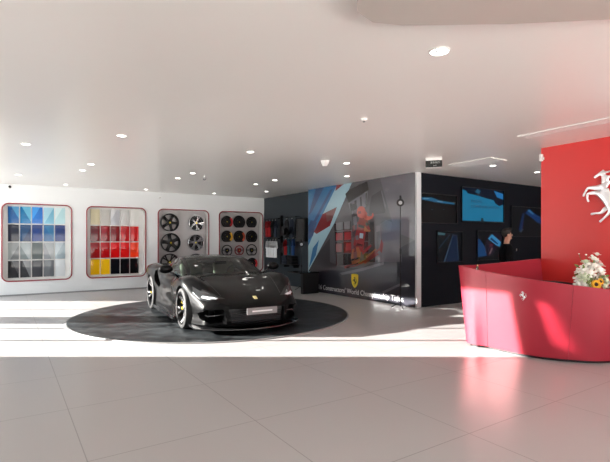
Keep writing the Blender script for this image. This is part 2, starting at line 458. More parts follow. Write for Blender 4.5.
M_rimsilver = mat('rim_silver', (0.62, 0.62, 0.63), 0.22, 1.0)
M_rimgrey = mat('rim_grey', (0.2, 0.2, 0.21), 0.3, 0.8)
M_yellow = mat('badge_yellow', (0.85, 0.65, 0.03), 0.35)
WH = [ # x, z, label, barrel, spokes, n, split, R, wide
 (4.57, 2.13, 'black five-spoke car wheel with yellow centre cap, top left in the wheel niche', M_rimblack, M_rimblack, 5, False, .30, 1.0),
 (5.48, 2.13, 'bright silver multi-spoke car wheel, top right in the wheel niche', M_rimsilver, M_rimsilver, 5, True, .27, .8),
 (4.60, 1.46, 'large all-black five-spoke car wheel with silver rim edge, left in the middle row', M_rimblack, M_rimblack, 5, False, .32, 1.3),
 (5.46, 1.46, 'silver polished car wheel with dark gaps, right in the middle row', M_rimsilver, M_rimgrey, 5, True, .28, 1.2),
 (4.57, 0.80, 'black car wheel half hidden by the car roof, bottom left in the niche', M_rimblack, M_rimblack, 5, True, .30, 1.0),
 (5.46, 0.80, 'black car wheel mostly hidden by the car roof, bottom right in the niche', M_rimblack, M_rimgrey, 5, True, .28, 1.0)]
for x, z, lab, mb, ms, nn, sp, R, wd in WH:
    t = thing('wheel_rim', lab, 'car wheel', (x, YF + ND - .001, z), -PI / 2, 'car wheels hung in the niche')
    b1 = rim_barrel(R, .18); bmesh.ops.translate(b1, vec=(.095, 0, 0), verts=b1.verts); obj('barrel', b1, mb, t, smooth=True, angle=40)
    b1 = rim_spokes(R, .18, nn, sp, wd); bmesh.ops.translate(b1, vec=(.095, 0, 0), verts=b1.verts); bmesh.ops.rotate(b1, cent=(0, 0, 0), matrix=Matrix.Rotation(.3 + z, 3, 'X'), verts=b1.verts); obj('spokes', b1, ms, t, smooth=True, angle=40)
    b1 = hub_bm(.18, .03); bmesh.ops.translate(b1, vec=(.095, 0, 0), verts=b1.verts); obj('hub_cap', b1, M_yellow, t)
    if mb is M_rimsilver: b1 = bmesh.new(); cyl(b1, (.045, 0, 0), (.06, 0, 0), R - .05, seg=40); obj('backing_disc', b1, M_black, t)
    b1 = bmesh.new(); cyl(b1, (-0.0, 0, 0), (.06, 0, 0), .05); obj('mount', b1, M_metal, t)

# ---- steering wheels (facing -Y)
def steer(x, z, lab, face, seccol=None, R=.2, solid=True, allcol=None):
    t = thing('steering_wheel', lab, 'steering wheel', (x, YF + ND - .001, z), group='steering wheels hung in the niche')
    def pt(a, rr=R):
        px, pz = rr * math.cos(a), rr * math.sin(a)
        if pz < -rr * .82: pz = -rr * .82
        return (px, -.13, pz)
    m0 = allcol or M_black
    th = .03 if solid else .019
    bm = bmesh.new(); tube(bm, [pt(2 * PI * k / 40) for k in range(40)], th, 8, closed=True); obj('rim', bm, m0, t, smooth=True)
    bm = bmesh.new()
    prof = [(-.075, .06), (-.05, .085), (.05, .085), (.075, .06), (.07, -.04), (.03, -.085), (-.03, -.085), (-.07, -.04)]
    prism(bm, prof, .10, .145, T_XZ(0)); obj('hub', bm, m0, t)
    bm = bmesh.new()
    for sx in (-1, 1):
        prism(bm, [(sx * .05, .035), (sx * (R - .01), .045), (sx * (R - .01), -.02), (sx * .06, -.03)], .115, .135, T_XZ(0))
    prism(bm, [(-.03, -.06), (.03, -.06), (.045, -R * .8), (-.045, -R * .8)], .115, .135, T_XZ(0)); obj('spokes', bm, m0 if solid else M_rimgrey, t)
    bm = bmesh.new(); cyl(bm, (0, 0, 0), (0, -.11, 0), .035, seg=12); obj('mount', bm, M_black, t)
    bm = bmesh.new(); prism(bm, [(-.01, .02), (.01, .02), (.01, -.005), (0, -.018), (-.01, -.005)], .145, .149, T_XZ(0)); obj('badge', bm, M_yellow, t)
    if solid:
        bm = bmesh.new(); cyl(bm, (0, -.085, 0), (0, -.10, 0), R - .01, seg=40); obj('backing_disc', bm, M_black, t)
    if seccol:
        bm = bmesh.new(); tube(bm, [pt(a * PI / 180) for a in range(-48, 50, 6)], th + .006, 10); obj('coloured_grip', bm, seccol, t, smooth=True)
M_sred = mat('leather_red', (0.5, 0.01, 0.015), 0.5); M_syel = mat('leather_yellow', (0.85, 0.42, 0.02), 0.5); M_sor = mat('leather_orange', (0.5, 0.06, 0.015), 0.5)
steer(6.62, 2.20, 'black steering wheel with red right grip, first in the top row', 0, M_sred, .19)
steer(7.10, 2.20, 'plain black steering wheel, middle of the top row', 0, None, .21)
steer(7.60, 2.20, 'plain black steering wheel, last in the top row', 0, None, .19)
steer(6.62, 1.67, 'black steering wheel with yellow right grip, first in the second row', 0, M_syel, .19)
steer(7.10, 1.67, 'black steering wheel with orange right grip, middle of the second row', 0, M_sor, .20)
steer(7.60, 1.67, 'plain black steering wheel, last in the second row', 0, None, .21)
steer(6.62, 1.17, 'open black steering wheel with grey spokes, first in the third row', 0, None, .19, False)
steer(7.10, 1.17, 'dark red open steering wheel, middle of the third row', 0, None, .17, False, mat('wine_leather', (.22, .01, .015), .5))
steer(7.60, 1.17, 'open black steering wheel with grey spokes, last in the third row', 0, None, .21, False)
steer(6.62, .66, 'black steering wheel hidden behind the car, first in the bottom row', 0, None, .19)
steer(7.10, .66, 'black steering wheel hidden behind the car, middle of the bottom row', 0, None, .19)
steer(7.62, .68, 'black steering wheel with red right grip, last in the bottom row', 0, M_sred, .19)

# ================================================================ MURAL
MX = 7.79
t = thing('mural_panel', 'large glossy grey racing mural with blue, white and red print', 'mural', (MX, 7.22, 0))
bm = bmesh.new(); box(bm, (.06, 2.195, H / 2), (.12, 4.37, H - .002)); obj('board', bm, mat('mural_edge', (.12, .12, .13), .3), t)
def mural_poly(bm, pts, lay, mi):
    P = [meet(0, MX, *p) for p in pts]
    poly = [(-(p.y - 7.22), p.z) for p in P]                       # 2d: x runs to -Y, y up
    poly = [(min(-.004, max(-4.36, x)), min(H - .006, max(.006, z))) for x, z in poly]
    prism(bm, poly, lay * .0007, lay * .0007 + .0006, frame((0, 0, 0), (0, -1, 0), (0, 0, 1), (-1, 0, 0)), mi)
def pm(name, c, **k): return mat('print_' + name, srgb(*c), .35, coat=1.0, coat_rough=.012, spec=.25, **k)
_pm0 = pm
def pm(name, c):
    m = _pm0(name, c); m.node_tree.nodes['Principled BSDF'].inputs['Coat IOR'].default_value = 1.9; return m
PM = [pm('grey', (70, 68, 74)), pm('slate', (42, 42, 52)), pm('blue', (20, 100, 150)), pm('deepblue', (12, 60, 110)), pm('ice', (150, 185, 198)), pm('red', (120, 12, 24)),
      pm('black', (22, 20, 24)), pm('salmon', (180, 78, 66)), pm('suit_red', (118, 12, 16)), pm('orange', (140, 78, 44)), pm('midgrey', (95, 94, 102)), pm('dusk', (88, 84, 92)), pm('dark', (44, 42, 48)), pm('brownred', (110, 60, 62))]
bm = bmesh.new()
for pts, lay, mi in [
 ([(300, 180), (420, 160), (420, 320), (300, 300)], 1, 0),
 ([(380, 176), (420, 168), (420, 240), (395, 232)], 2, 11),
 ([(300, 266), (330, 268), (362, 268), (420, 240), (420, 320), (300, 300)], 2, 1),
 ([(300, 262), (312, 262), (330, 238), (330, 262), (345, 268), (300, 272)], 3, 12),
 ([(303, 187), (337, 184), (323, 214), (314, 233), (307, 246)], 3, 2),
 ([(316, 188), (324, 187), (312, 212), (307, 216)], 4, 3), ([(330, 190), (333, 189), (316, 222), (311, 226)], 4, 3),
 ([(337, 184), (352, 182), (335, 222), (308.5, 271), (307, 246), (314, 233), (323, 214)], 4, 4),
 ([(336.5, 184.5), (344, 183), (335.5, 191)], 5, 5),
 ([(322.7, 214), (337, 207), (330, 226), (316.7, 234), (314, 232)], 5, 5), ([(326, 212.5), (337, 207), (332.5, 219), (327, 222)], 6, 13),
 ([(311, 220), (317, 222), (313, 236), (308, 240), (308, 226)], 5, 3),
 ([(309, 268), (313, 248), (319, 240), (316, 255)], 5, 2),
 ([(345.5, 194), (349, 190), (366.7, 181.2), (368, 184), (369, 190), (348.5, 203)], 5, 6),
 ([(348.5, 203), (368, 190.5), (367.5, 206), (351, 213)], 4, 10), ([(350, 203.5), (351.5, 202.7), (353, 214), (351, 214)], 5, 6), ([(354.5, 201), (356.5, 200), (357, 209), (355, 210)], 5, 12), ([(360, 197.5), (361.5, 196.6), (362, 206), (360.6, 206)], 5, 12), ([(365.5, 193), (367, 192), (367.5, 206), (366, 207)], 5, 6),
 ([(351, 206), (354, 203.5), (357, 205), (357, 209), (353, 211)], 6, 6), ([(352, 211), (357, 209.5), (358.5, 213), (353, 217)], 6, 11),
 ([(371.8, 196), (381, 190.2), (385.5, 205), (385, 213), (369, 215), (370, 205)], 5, 12), ([(381, 190.2), (382.2, 192), (386, 206), (385.4, 210)], 6, 10),
 ([(334.5, 224), (351, 221), (352, 264), (336, 266)], 4, 6), ([(336, 223), (343, 222), (343, 229), (336, 230)], 5, 10), ([(344, 222), (350, 221), (350, 229), (344, 229.5)], 5, 11),  # dark grid with red cells: mirrored red niche painted into the print
 ([(335, 231), (352, 230), (352, 231), (335, 232)], 6, 10), ([(335, 241), (352, 240.5), (352, 241.5), (335, 242)], 6, 12), ([(335, 253), (352, 252.5), (352, 253.5), (335, 254)], 6, 12),
 ([(336, 233), (343, 232.5), (343, 240), (336, 240.5)], 5, 5), ([(344.5, 232.5), (351, 232), (351, 239.5), (344.5, 240)], 5, 5), ([(336, 243.5), (342, 243), (342, 252), (336, 252)], 5, 13), ([(346, 243), (351, 243), (351, 250), (346, 251)], 5, 5),
 ([(352, 214), (358, 214), (360, 228), (356, 236), (352, 238)], 6, 12), ([(353, 217), (356.5, 216), (357, 224), (354, 226)], 7, 11), ([(352.5, 226), (355, 225), (355.5, 230), (353, 232)], 7, 13),
 ([(363, 224), (374, 222), (375, 262), (364, 262)], 5, 6),  # dark block carries the painted niche reflection on
 ([(357.5, 209), (359.5, 206.6), (362.5, 206.3), (365, 208.2), (365.6, 211), (367.6, 213.5), (366, 217.5), (361.5, 218.4), (358, 216.6), (357, 213)], 8, 7), ([(358, 211.5), (361, 211), (361.5, 213.5), (358.5, 214)], 9, 13),
 ([(365, 214.4), (369, 216.6), (371.4, 216.2), (373.4, 213.8), (374, 215), (372.2, 218.6), (368, 220.4), (364.5, 219)], 8, 7), ([(372, 214.4), (373, 212.8), (373.6, 214.2), (372.6, 216)], 9, 7),
 ([(359.5, 218), (365.5, 218), (368, 221.5), (366.2, 230), (364.5, 241), (363, 252), (356, 252), (353.6, 244), (356, 232)], 7, 8),
 ([(363, 220), (367, 222), (370, 228), (370.8, 231.4), (366, 230), (363.5, 226)], 8, 8), ([(365, 226), (368, 229.5), (371, 230.6), (370, 232), (364, 231.4)], 9, 9),
 ([(357.5, 222), (359.6, 222), (358.4, 240), (356, 242)], 9, 5), ([(361.6, 230), (363.4, 232), (361.4, 250), (359.8, 250)], 9, 5), ([(355.4, 236), (358.6, 235), (359, 239.4), (356, 240)], 10, 11),
 ([(352.6, 249), (358.6, 247), (361, 252), (360, 261), (357, 265), (352, 264), (351, 257)], 9, 9), ([(353.6, 252), (357, 251), (357.4, 258), (354, 260)], 10, 13),
 ([(344, 266.4), (352, 264), (361, 262), (372, 254), (381, 246.6), (380.4, 249.6), (370, 260), (357, 266), (345, 268.6)], 8, 8), ([(366, 256.4), (376, 248.4), (376.6, 249.6), (367, 258.4)], 9, 9), ([(362, 252), (371, 244), (372, 246), (363, 255)], 7, 5), ([(364, 262), (378, 253), (379, 254.4), (365, 264)], 8, 5),
 ([(358.5, 224), (364.5, 226), (364, 228.4), (358, 227)], 10, 6), ([(356.6, 243), (363, 244.5), (362.6, 246.6), (356, 246)], 10, 6), ([(360, 233), (363.6, 233.6), (363, 238.5), (359.6, 238)], 10, 4), ([(354, 246), (356, 245), (356.4, 252), (354, 252)], 10, 6), ([(351.6, 259), (360, 257), (360, 258.6), (351.6, 261)], 10, 6), ([(346, 267), (356, 263.6), (366, 258), (366.4, 259), (356, 265), (347, 268)], 10, 6), ([(366, 221.5), (368.6, 224), (367.6, 226.6), (365.6, 224.6)], 10, 12),
 ([(379, 250), (381.4, 239), (383.6, 244), (382, 253)], 6, 5),
 ([(376, 226), (400, 222), (402, 262), (378, 262)], 3, 11), ([(380, 224), (386, 220), (392, 222), (391, 232), (382, 234)], 4, 10), ([(376.5, 232), (380, 231), (380, 250), (377, 252)], 5, 1),  # paler blocks paint the mirrored blue niche
 ([(340, 273), (362, 268), (384, 262), (384, 264.5), (362, 271), (342, 275)], 6, 10), ([(382, 291.6), (400, 283.4), (401, 285.4), (384, 293.6)], 6, 11)]:
    mural_poly(bm, pts, lay, mi)
obj('print_with_reflections', bm, PM, t)
WM = frame((MX - 7.79, 0, 0), (0, -1, 0), (0, 0, 1), (-1, 0, 0))
bm = text_bm("16 Constructors' World Championship Titles", .2, .001)
xs = [v.co.x for v in bm.verts]; k = 3.42 / (max(xs) - min(xs))
bmesh.ops.scale(bm, vec=(k, .95, 1), verts=bm.verts)
bmesh.ops.transform(bm, matrix=frame((-.009, 3.82, .10), (0, -1, 0), (0, 0, 1), (-1, 0, 0)), verts=bm.verts)
obj('lettering', bm, mat('print_white', (.72, .72, .74), .35), t)

# prancing horse, sculpted as a rounded relief.  2d units = photo-sized units, converted to metres by sx, sy
HP = {'nose': (594.2, 177.6, 1.1), 'muz': (596.4, 176.2, 1.4), 'cheek': (599.6, 174.6, 2.2), 'poll': (603, 173, 1.9), 'neck': (605, 179, 3.0), 'wit': (605, 186.5, 4.6), 'bar': (604.8, 194, 5.4),
      'loin': (607.8, 200.5, 5.0), 'rump': (612, 206, 4.6), 'ch': (600.6, 188, 4.2), 'e1': (595.5, 187.6, 2.0), 'k1': (588.3, 186.6, 1.25), 'f1': (585, 191.5, .8), 'h1': (583.4, 195.3, 1.1),
      'e2': (595.5, 192, 1.9), 'k2': (587.8, 192.6, 1.2), 'f2': (587.6, 197.5, .8), 'h2': (589.2, 201.2, 1.1),
      's1': (606, 208, 2.6), 'ho1': (601.5, 212.6, 1.3), 'c1': (596, 212.6, .85), 'hh1': (590.8, 213.4, 1.2), 's2': (611.5, 211, 2.6), 'ho2': (608.3, 213.8, 1.3), 'c2': (603.6, 218.2, .85), 'hh2': (599.6, 221.6, 1.2),
      't1': (618.5, 204, 1.0), 't2': (621.5, 198, 1.5), 't3': (619.5, 190.5, 1.7), 't4': (622.5, 184, 1.1), 't5': (620.5, 179, .5),
      'm1': (607.5, 173.2, 1.0), 'm1b': (611.5, 172, .5), 'm2': (609, 177.5, 1.1), 'm2b': (613.5, 177, .5), 'm3': (610, 182, 1.1), 'm3b': (614.2, 182.5, .5), 'ear': (603.5, 170.2, .5), 'mane': (605.2, 171.4, .9)}
HE = ['nose muz', 'muz cheek', 'cheek poll', 'poll neck', 'neck wit', 'wit bar', 'bar loin', 'loin rump', 'wit ch', 'ch e1', 'e1 k1', 'k1 f1', 'f1 h1', 'bar e2', 'e2 k2', 'k2 f2', 'f2 h2',
      'rump s1', 's1 ho1', 'ho1 c1', 'c1 hh1', 'rump s2', 's2 ho2', 'ho2 c2', 'c2 hh2', 'rump t1', 't1 t2', 't2 t3', 't3 t4', 't4 t5', 'neck m2', 'm2 m2b', 'poll ear', 'poll m1', 'm1 m1b', 'wit m3', 'm3 m3b']
used = sorted({n for e in HE for n in e.split()}, key=list(HP).index)
def horse_bm(height, depth):
    """upright horse looking to local -x, centred, `height` tall, `depth` thick along local z (towards +z)"""
    k = 1.0 / 52.0
    pts = [((HP[n][0] - 603) * k * .92, -(HP[n][1] - 196) * k, 0) for n in used]
    ed = [tuple(used.index(q) for q in e.split()) for e in HE]
    bm = skin_mesh(pts, ed, [HP[n][2] * k * 1.18 for n in used], 2, used.index('wit'))
    zs = max(abs(v.co.z) for v in bm.verts)
    bmesh.ops.scale(bm, vec=(height, height, depth / zs / 2), verts=bm.verts)
    bmesh.ops.translate(bm, vec=(0, 0, depth / 2), verts=bm.verts)
    return bm
# shield on the mural
SHP = [(-.14, .17), (-.10, .185), (0, .19), (.10, .185), (.14, .17), (.14, .02), (.115, -.08), (.06, -.15), (0, -.19), (-.06, -.15), (-.115, -.08), (-.14, .02)]
bm = bmesh.new(); prism(bm, SHP, .008, .012, frame((0, 2.13, .455), (0, -1, 0), (0, 0, 1), (-1, 0, 0)))
sh = obj('shield_emblem', bm, M_yellow, t)
bm = horse_bm(.24, .004); bmesh.ops.transform(bm, matrix=frame((-.012, 2.13, .45), (0, -1, 0), (0, 0, 1), (-1, 0, 0)), verts=bm.verts)
obj('horse_figure', bm, M_black, sh)

# chrome horse on the red wall
cpt = meet(0, RWX - .04, 603, 196)
bm = horse_bm(.80, .07)
o = obj('horse_emblem', bm, mat('cast_chrome', (.86, .87, .89), .28, .55, spec=.8), None, smooth=True)
o.matrix_world = frame((RWX - .012, cpt.y, cpt.z), (0, -1, 0), (0, 0, 1), (-1, 0, 0))
tag(o, 'large chrome prancing horse emblem mounted on the red wall', 'emblem')

# ================================================================ MERCHANDISE on the charcoal wall
M_cloth = {k: mat('cloth_' + k, srgb(*v), .85) for k, v in dict(white=(238, 241, 243), red=(150, 14, 20), black=(16, 16, 20), navy=(22, 32, 48), teal=(28, 70, 88), grey=(52, 58, 66), blue=(20, 60, 110)).items()}
SHIRT = [(-.05, .62), (-.10, .60), (-.22, .55), (-.30, .36), (-.23, .33), (-.18, .42), (-.18, 0), (.18, 0), (.18, .42), (.23, .33), (.30, .36), (.22, .55), (.10, .60), (.05, .62), (0, .585)]
JACKET = [(-.06, .66), (-.12, .63), (-.23, .58), (-.30, .10), (-.22, .08), (-.19, .40), (-.20, 0), (.20, 0), (.19, .40), (.22, .08), (.30, .10), (.23, .58), (.12, .63), (.06, .66), (0, .63)]
WX = 8.05
def garment(y, z, cloth, lab, grp, outline, rot, cat='shirt', s=1.0, name='hanging_shirt', wk=.36):
    t = thing(name, lab, cat, (WX - .17, y, z), 0, grp)
    R = Matrix.Rotation(rot, 4, 'Z')
    B = R @ frame((0, 0, 0), (0, -1, 0), (0, 0, 1), (-1, 0, 0))
    bm = bmesh.new(); prism(bm, [(x * s * wk, q * s) for x, q in outline], -.03, .03)
    bmesh.ops.bevel(bm, geom=[e for e in bm.edges if abs(e.verts[0].co.z - e.verts[1].co.z) < .001], offset=.018, segments=2, affect='EDGES')
    bmesh.ops.transform(bm, matrix=B, verts=bm.verts)
    obj('fabric', bm, M_cloth[cloth], t, smooth=True, angle=50)
    bm = bmesh.new(); tube(bm, [B @ Vector((x, q, 0)) for x, q in ((-.16 * s * wk, .56 * s), (0, .63 * s), (.16 * s * wk, .56 * s))], .006, 6)
    tube(bm, [B @ Vector((x, q, 0)) for x, q in ((0, .63 * s), (0, .68 * s), (.015, .70 * s), (.03, .68 * s))], .004, 6); obj('hanger', bm, M_metal, t)
    return t
for i, (y, lab) in enumerate([(14.36, 'white shirt hanging nearest the white wall corner, lower rail'), (14.16, 'second white shirt hanging on the lower rail'), (13.96, 'third white shirt hanging on the lower rail'), (13.78, 'white shirt hanging at the open end of the lower rail')]):
    garment(y, .93, 'white', lab, 'white shirts on the lower rail', SHIRT, .3, s=.95)
garment(14.40, 1.66, 'red', 'red shirt hanging on the upper rail nearest the white wall', 'shirts on the upper rail', SHIRT, .3, s=.9)
garment(14.20, 1.66, 'red', 'second red shirt hanging on the upper rail', 'shirts on the upper rail', SHIRT, .3, s=.9)
garment(13.99, 1.66, 'black', 'black shirt hanging beside the red shirts on the upper rail', 'shirts on the upper rail', SHIRT, .3, s=.9)
garment(13.78, 1.66, 'navy', 'dark navy shirt hanging at the open end of the upper rail', 'shirts on the upper rail', SHIRT, .3, s=.9)
for z, lab in ((1.575, 'lower black clothes rail carrying the white shirts'), (2.27, 'upper black clothes rail carrying the red and black shirts')):
    t = thing('clothes_rail', lab, 'clothes rail', (WX, 14.09, z), 0, 'clothes rails on the charcoal wall')
    bm = bmesh.new(); cyl(bm, (-.17, -.5, .02), (-.17, .5, .02), .012, seg=10); obj('bar', bm, M_black, t)
    for s in (-1, 1):
        bm = bmesh.new(); box(bm, (-.09, s * .49, .02), (.18, .02, .03)); obj('bracket', bm, M_black, t)
bm = bmesh.new(); box(bm, (WX - .05, 13.56, 1.55), (.10, .05, 1.7)); tag(obj('wall_upright', bm, M_black), 'slim black upright profile beside the shirt rails', 'upright')
for (y, z0, z1, nm, lab) in ((13.36, 1.70, 2.10, 'handbag', 'black leather bag hanging upper left beside the shirts'), (13.34, 1.10, 1.55, 'handbag', 'black leather bag hanging below the other bag')):
    t = thing(nm, lab, 'bag', (WX - .06, y, z0), 0, 'black bags on the wall')
    bm = bmesh.new(); box(bm, (0, 0, (z1 - z0) * .4), (.11, .27, (z1 - z0) * .8), bev=.02); obj('body', bm, M_cloth['black'], t, smooth=True, angle=40)
    bm = bmesh.new(); hz = (z1 - z0) * .8
    tube(bm, [(0, -.09, hz - .01), (0, -.08, hz + .06), (0, 0, hz + .09), (0, .08, hz + .06), (0, .09, hz - .01)], .01, 6); obj('handle', bm, M_cloth['black'], t)
garment(13.02, 1.62, 'black', 'black jacket hanging in the middle bay, upper left', 'jackets in the middle bay', JACKET, .3, 'jacket', .95, 'hanging_jacket')
garment(12.70, 1.62, 'navy', 'dark navy jacket hanging in the middle bay, upper right', 'jackets in the middle bay', JACKET, .3, 'jacket', .95, 'hanging_jacket')
garment(13.10, 1.05, 'red', 'dark red top hanging in the middle bay below the black jacket', 'tops in the middle bay', SHIRT, 1.0, 'shirt', .8)
garment(12.88, 1.05, 'teal', 'teal top hanging in the middle bay beside the red one', 'tops in the middle bay', SHIRT, .3, 'shirt', .85)
garment(12.62, 1.05, 'blue', 'blue top hanging in the middle bay at its right end', 'tops in the middle bay', SHIRT, .3, 'shirt', .85)
for z, lab in ((2.29, 'upper rail of the middle clothes bay'), (1.61, 'lower rail of the middle clothes bay')):
    t = thing('clothes_rail', lab, 'clothes rail', (WX, 12.85, z), 0, 'clothes rails on the charcoal wall')
    bm = bmesh.new(); cyl(bm, (-.17, -.38, .02), (-.17, .38, .02), .012, seg=10); obj('bar', bm, M_black, t)
    for s in (-1, 1):
        bm = bmesh.new(); box(bm, (-.09, s * .37, .02), (.18, .02, .03)); obj('bracket', bm, M_black, t)
t = thing('wall_shelf', 'dark shelf under the teal and blue tops', 'shelf', (WX, 12.85, .72))
bm = bmesh.new(); box(bm, (-.15, 0, .012), (.30, .75, .024)); obj('board', bm, M_black, t)
for s in (-1, 1):
    bm = bmesh.new(); box(bm, (-.1, s * .3, -.04), (.20, .02, .08)); obj('bracket', bm, M_black, t)
for i, (y, c, w) in enumerate(((13.03, 'navy', 'left'), (12.68, 'black', 'right'))):
    for k in range(3):
        bm = bmesh.new(); box(bm, (WX - .16, y, .7445 + .048 + .093 * k), (.26, .30, .092), bev=.02); 
        tag(obj('folded_sweater', bm, M_cloth[c], smooth=True, angle=50), '%s folded sweater, %s of the %s pile on the wall shelf' % (('dark navy', 'black')[i], ('bottom', 'middle', 'top')[k], w), 'sweater', 'folded sweaters on the wall shelf')
t = thing('wall_cabinet', 'tall black glossy cabinet panel just left of the mural', 'cabinet', (WX, 12.16, 1.50))
bm = bmesh.new(); box(bm, (-.09, 0, .37), (.18, .50, .74), bev=.005); obj('body', bm, M_black, t)
bm = bmesh.new(); box(bm, (-.186, 0, .37), (.012, .47, .71)); obj('door', bm, M_blackgloss, t)
t = thing('low_table', 'low black table with overhanging top left of the mural', 'table', (7.38, 11.10, 0))
bm = bmesh.new(); box(bm, (-.01, -.22, .295), (.56, .10, .59), bev=.005); obj('front_panel', bm, M_black, t)
bm = bmesh.new(); box(bm, (.24, .10, .295), (.06, .54, .59)); obj('side_panel', bm, M_black, t)
bm = bmesh.new(); box(bm, (-.06, .04, .605), (.68, .66, .03), bev=.005); obj('top', bm, M_blackgloss, t)

# ---- floor stands with round heads
def stand(x, y, h, lab, face, hr=.085):
    t = thing('lamp_stand', lab, 'stand', (x, y, 0), 0, 'black floor stands with round heads')
    bm = bmesh.new(); tube(bm, [(0, 0, .04), (0, 0, h * .55)], .013, 10); obj('pole', bm, M_black, t)
    bm = bmesh.new(); tube(bm, [(0, 0, h * .53), (0, 0, h - .02)], .009, 10); obj('upper_pole', bm, M_black, t)
    bm = bmesh.new(); cyl(bm, (0, 0, h * .53), (0, 0, h * .58), .022); obj('clamp', bm, M_black, t)
    for k in range(3):
        a = face + 2 * PI * k / 3 + .3
        bm = bmesh.new(); tube(bm, [(0, 0, .14), (.16 * math.cos(a), .16 * math.sin(a), .04), (.21 * math.cos(a), .21 * math.sin(a), .011)], .009, 8); obj('leg', bm, M_black, t)
    d = Vector((math.cos(face), math.sin(face), -.1)).normalized(); c = Vector((0, 0, h + .06))
    bm = bmesh.new(); cyl(bm, c - d * .05, c + d * .03, hr * .75, hr, 24); hd = obj('lamp_head', bm, M_black, t, smooth=True, angle=40)
    bm = bmesh.new(); cyl(bm, c + d * .0305, c + d * .036, hr * .5, hr * .5, 24); obj('lens', bm, mat('grey_lens', (.35, .36, .38), .2), hd)
    bm = bmesh.new(); tube(bm, [(0, 0, h - .02), c - d * .01], .012, 8); box(bm, c + Vector((0, 0, hr + .03)), (.03, .03, .09)); obj('yoke', bm, M_black, t)
stand(7.50, 7.40, 2.34, 'tall black tripod stand with round head beside the mural corner', math.radians(225))
stand(7.60, 11.68, 1.36, 'shorter black stand with grey round head behind the low table', math.radians(235))

# ================================================================ TURNTABLE
M_disc = mat('dark_turntable', (0.030, 0.034, 0.038), 0.38, spec=.15)
nt = M_disc.node_tree; p = nt.nodes['Principled BSDF']
tc = nt.nodes.new('ShaderNodeTexCoord'); nz = nt.nodes.new('ShaderNodeTexNoise'); nz.inputs['Scale'].default_value = 2.2; nz.inputs['Detail'].default_value = 8; nz.inputs['Distortion'].default_value = 1.4
rp = nt.nodes.new('ShaderNodeValToRGB'); rp.color_ramp.elements[0].position = .42; rp.color_ramp.elements[0].color = (.012, .014, .016, 1); rp.color_ramp.elements[1].position = .72; rp.color_ramp.elements[1].color = (.065, .073, .078, 1)
nt.links.new(tc.outputs['Object'], nz.inputs['Vector']); nt.links.new(nz.outputs[0], rp.inputs[0]); nt.links.new(rp.outputs[0], p.inputs['Base Color'])
t = thing('turntable', 'large round dark turntable plate under the black sports car', 'turntable', (3.69, 9.01, 0))
bm = bmesh.new(); lathe(bm, [(0.001, .022), (2.77, .022), (2.775, .018), (2.775, 0.0), (.001, 0)], 128)
bmesh.ops.recalc_face_normals(bm, faces=bm.faces); obj('plate', bm, M_disc, t)
bm = bmesh.new(); lathe(bm, [(2.776, .0), (2.776, .018), (2.80, .016), (2.806, 0.0)], 128, closed=True)
bmesh.ops.recalc_face_normals(bm, faces=bm.faces); obj('edge_ring', bm, M_grey, t)

# ================================================================ THE CAR   (local: nose to -Y, origin on the ground at mid wheelbase)
CAR = thing('sports_car', 'low black two-seat sports car parked nose forward on the round turntable', 'car', (3.62, 8.90, .0225), math.radians(-3.7))
CAR.scale = (1.07, 1.0, 1.04)
M_paint = mat('car_paint', (.003, .003, .0033), .35, coat=.85, coat_rough=.015, spec=.05)
M_paint.node_tree.nodes['Principled BSDF'].inputs['Coat IOR'].default_value = 1.22
M_trimblack = mat('car_black_trim', (.006, .006, .006), .5)
M_tyre = mat('tyre_rubber', (.012, .012, .012), .7)
M_cglass = glass_mat('car_glass', (.42, .52, .46), .8)
M_lampglass = mat('headlamp_cover', (.02, .022, .024), .12, coat=1.0, coat_rough=.01)
M_cream = mat('seat_leather', (.30, .27, .22), .6)
M_carbon = mat('carbon', (.012, .012, .013), .25, coat=.8)
tW = [(-2.30, .80), (-2.1, .87), (-1.8, .935), (-1.3, .972), (-.8, .955), (-.3, .915), (.3, .915), (.8, .950), (1.3, .979), (1.8, .965), (2.12, .92), (2.26, .87)]
tS = [(-2.30, .36), (-2.0, .46), (-1.3, .60), (-.6, .60), (.3, .62), (1.3, .72), (2.26, .74)]
tF = [(-2.30, .500), (-2.18, .575), (-2.0, .665), (-1.7, .80), (-1.35, .868), (-1.1, .872), (-.75, .83), (-.3, .80), (.2, .81), (.6, .86), (1.0, .945), (1.35, .975), (1.8, .955), (2.12, .92), (2.26, .87)]
tX = [(-2.30, .62), (-2.0, .70), (-1.3, .765), (-.7, .79), (.2, .80), (.9, .80), (1.3, .80), (2.26, .70)]
tC = [(-2.30, .455), (-2.18, .525), (-2.0, .600), (-1.7, .680), (-1.35, .755), (-1.0, .825), (-.7, .845), (.2, .86), (.9, .93), (1.35, .955), (1.8, .955), (2.12, .935), (2.26, .89)]
tB = [(-2.30, .135), (-2.1, .115), (-1.6, .115), (1.8, .13), (2.12, .20), (2.26, .27)]
def half_profile(y):
    w, s, f, x, c, b = (interp(q, y) for q in (tW, tS, tF, tX, tC, tB))
    waist = .018 * math.exp(-((y - .1) / .7) ** 2)
    P = [(0, b), (w * .5, b), (w * .90, b + .005), (w * .955, b + .05), (w * .965 - waist, b + (s - b) * .5), (w, s), (w - .006, s + (f - s) * .4), (w - .045, s + (f - s) * .8), (x, f), (x - .17, c + (f - c) * .45 - .012), (x * .42, c - .004), (0, c)]
    return catmull([(a, z, 0) for a, z in P], 5)
def sweep(x, y):
    k = max(0.0, min(1.0, (-1.2 - y) / 1.1)); k = k * k * (3 - 2 * k)
    r = max(0.0, min(1.0, (y - 1.5) / .76)); r = r * r * (3 - 2 * r)
    return y + .34 * (abs(x) / .80) ** 2.3 * k - .20 * (abs(x) / .87) ** 2.5 * r
NY = 72
ys = [-2.30 + 4.56 * (i / NY) for i in range(NY + 1)]
bm = bmesh.new(); grid = []
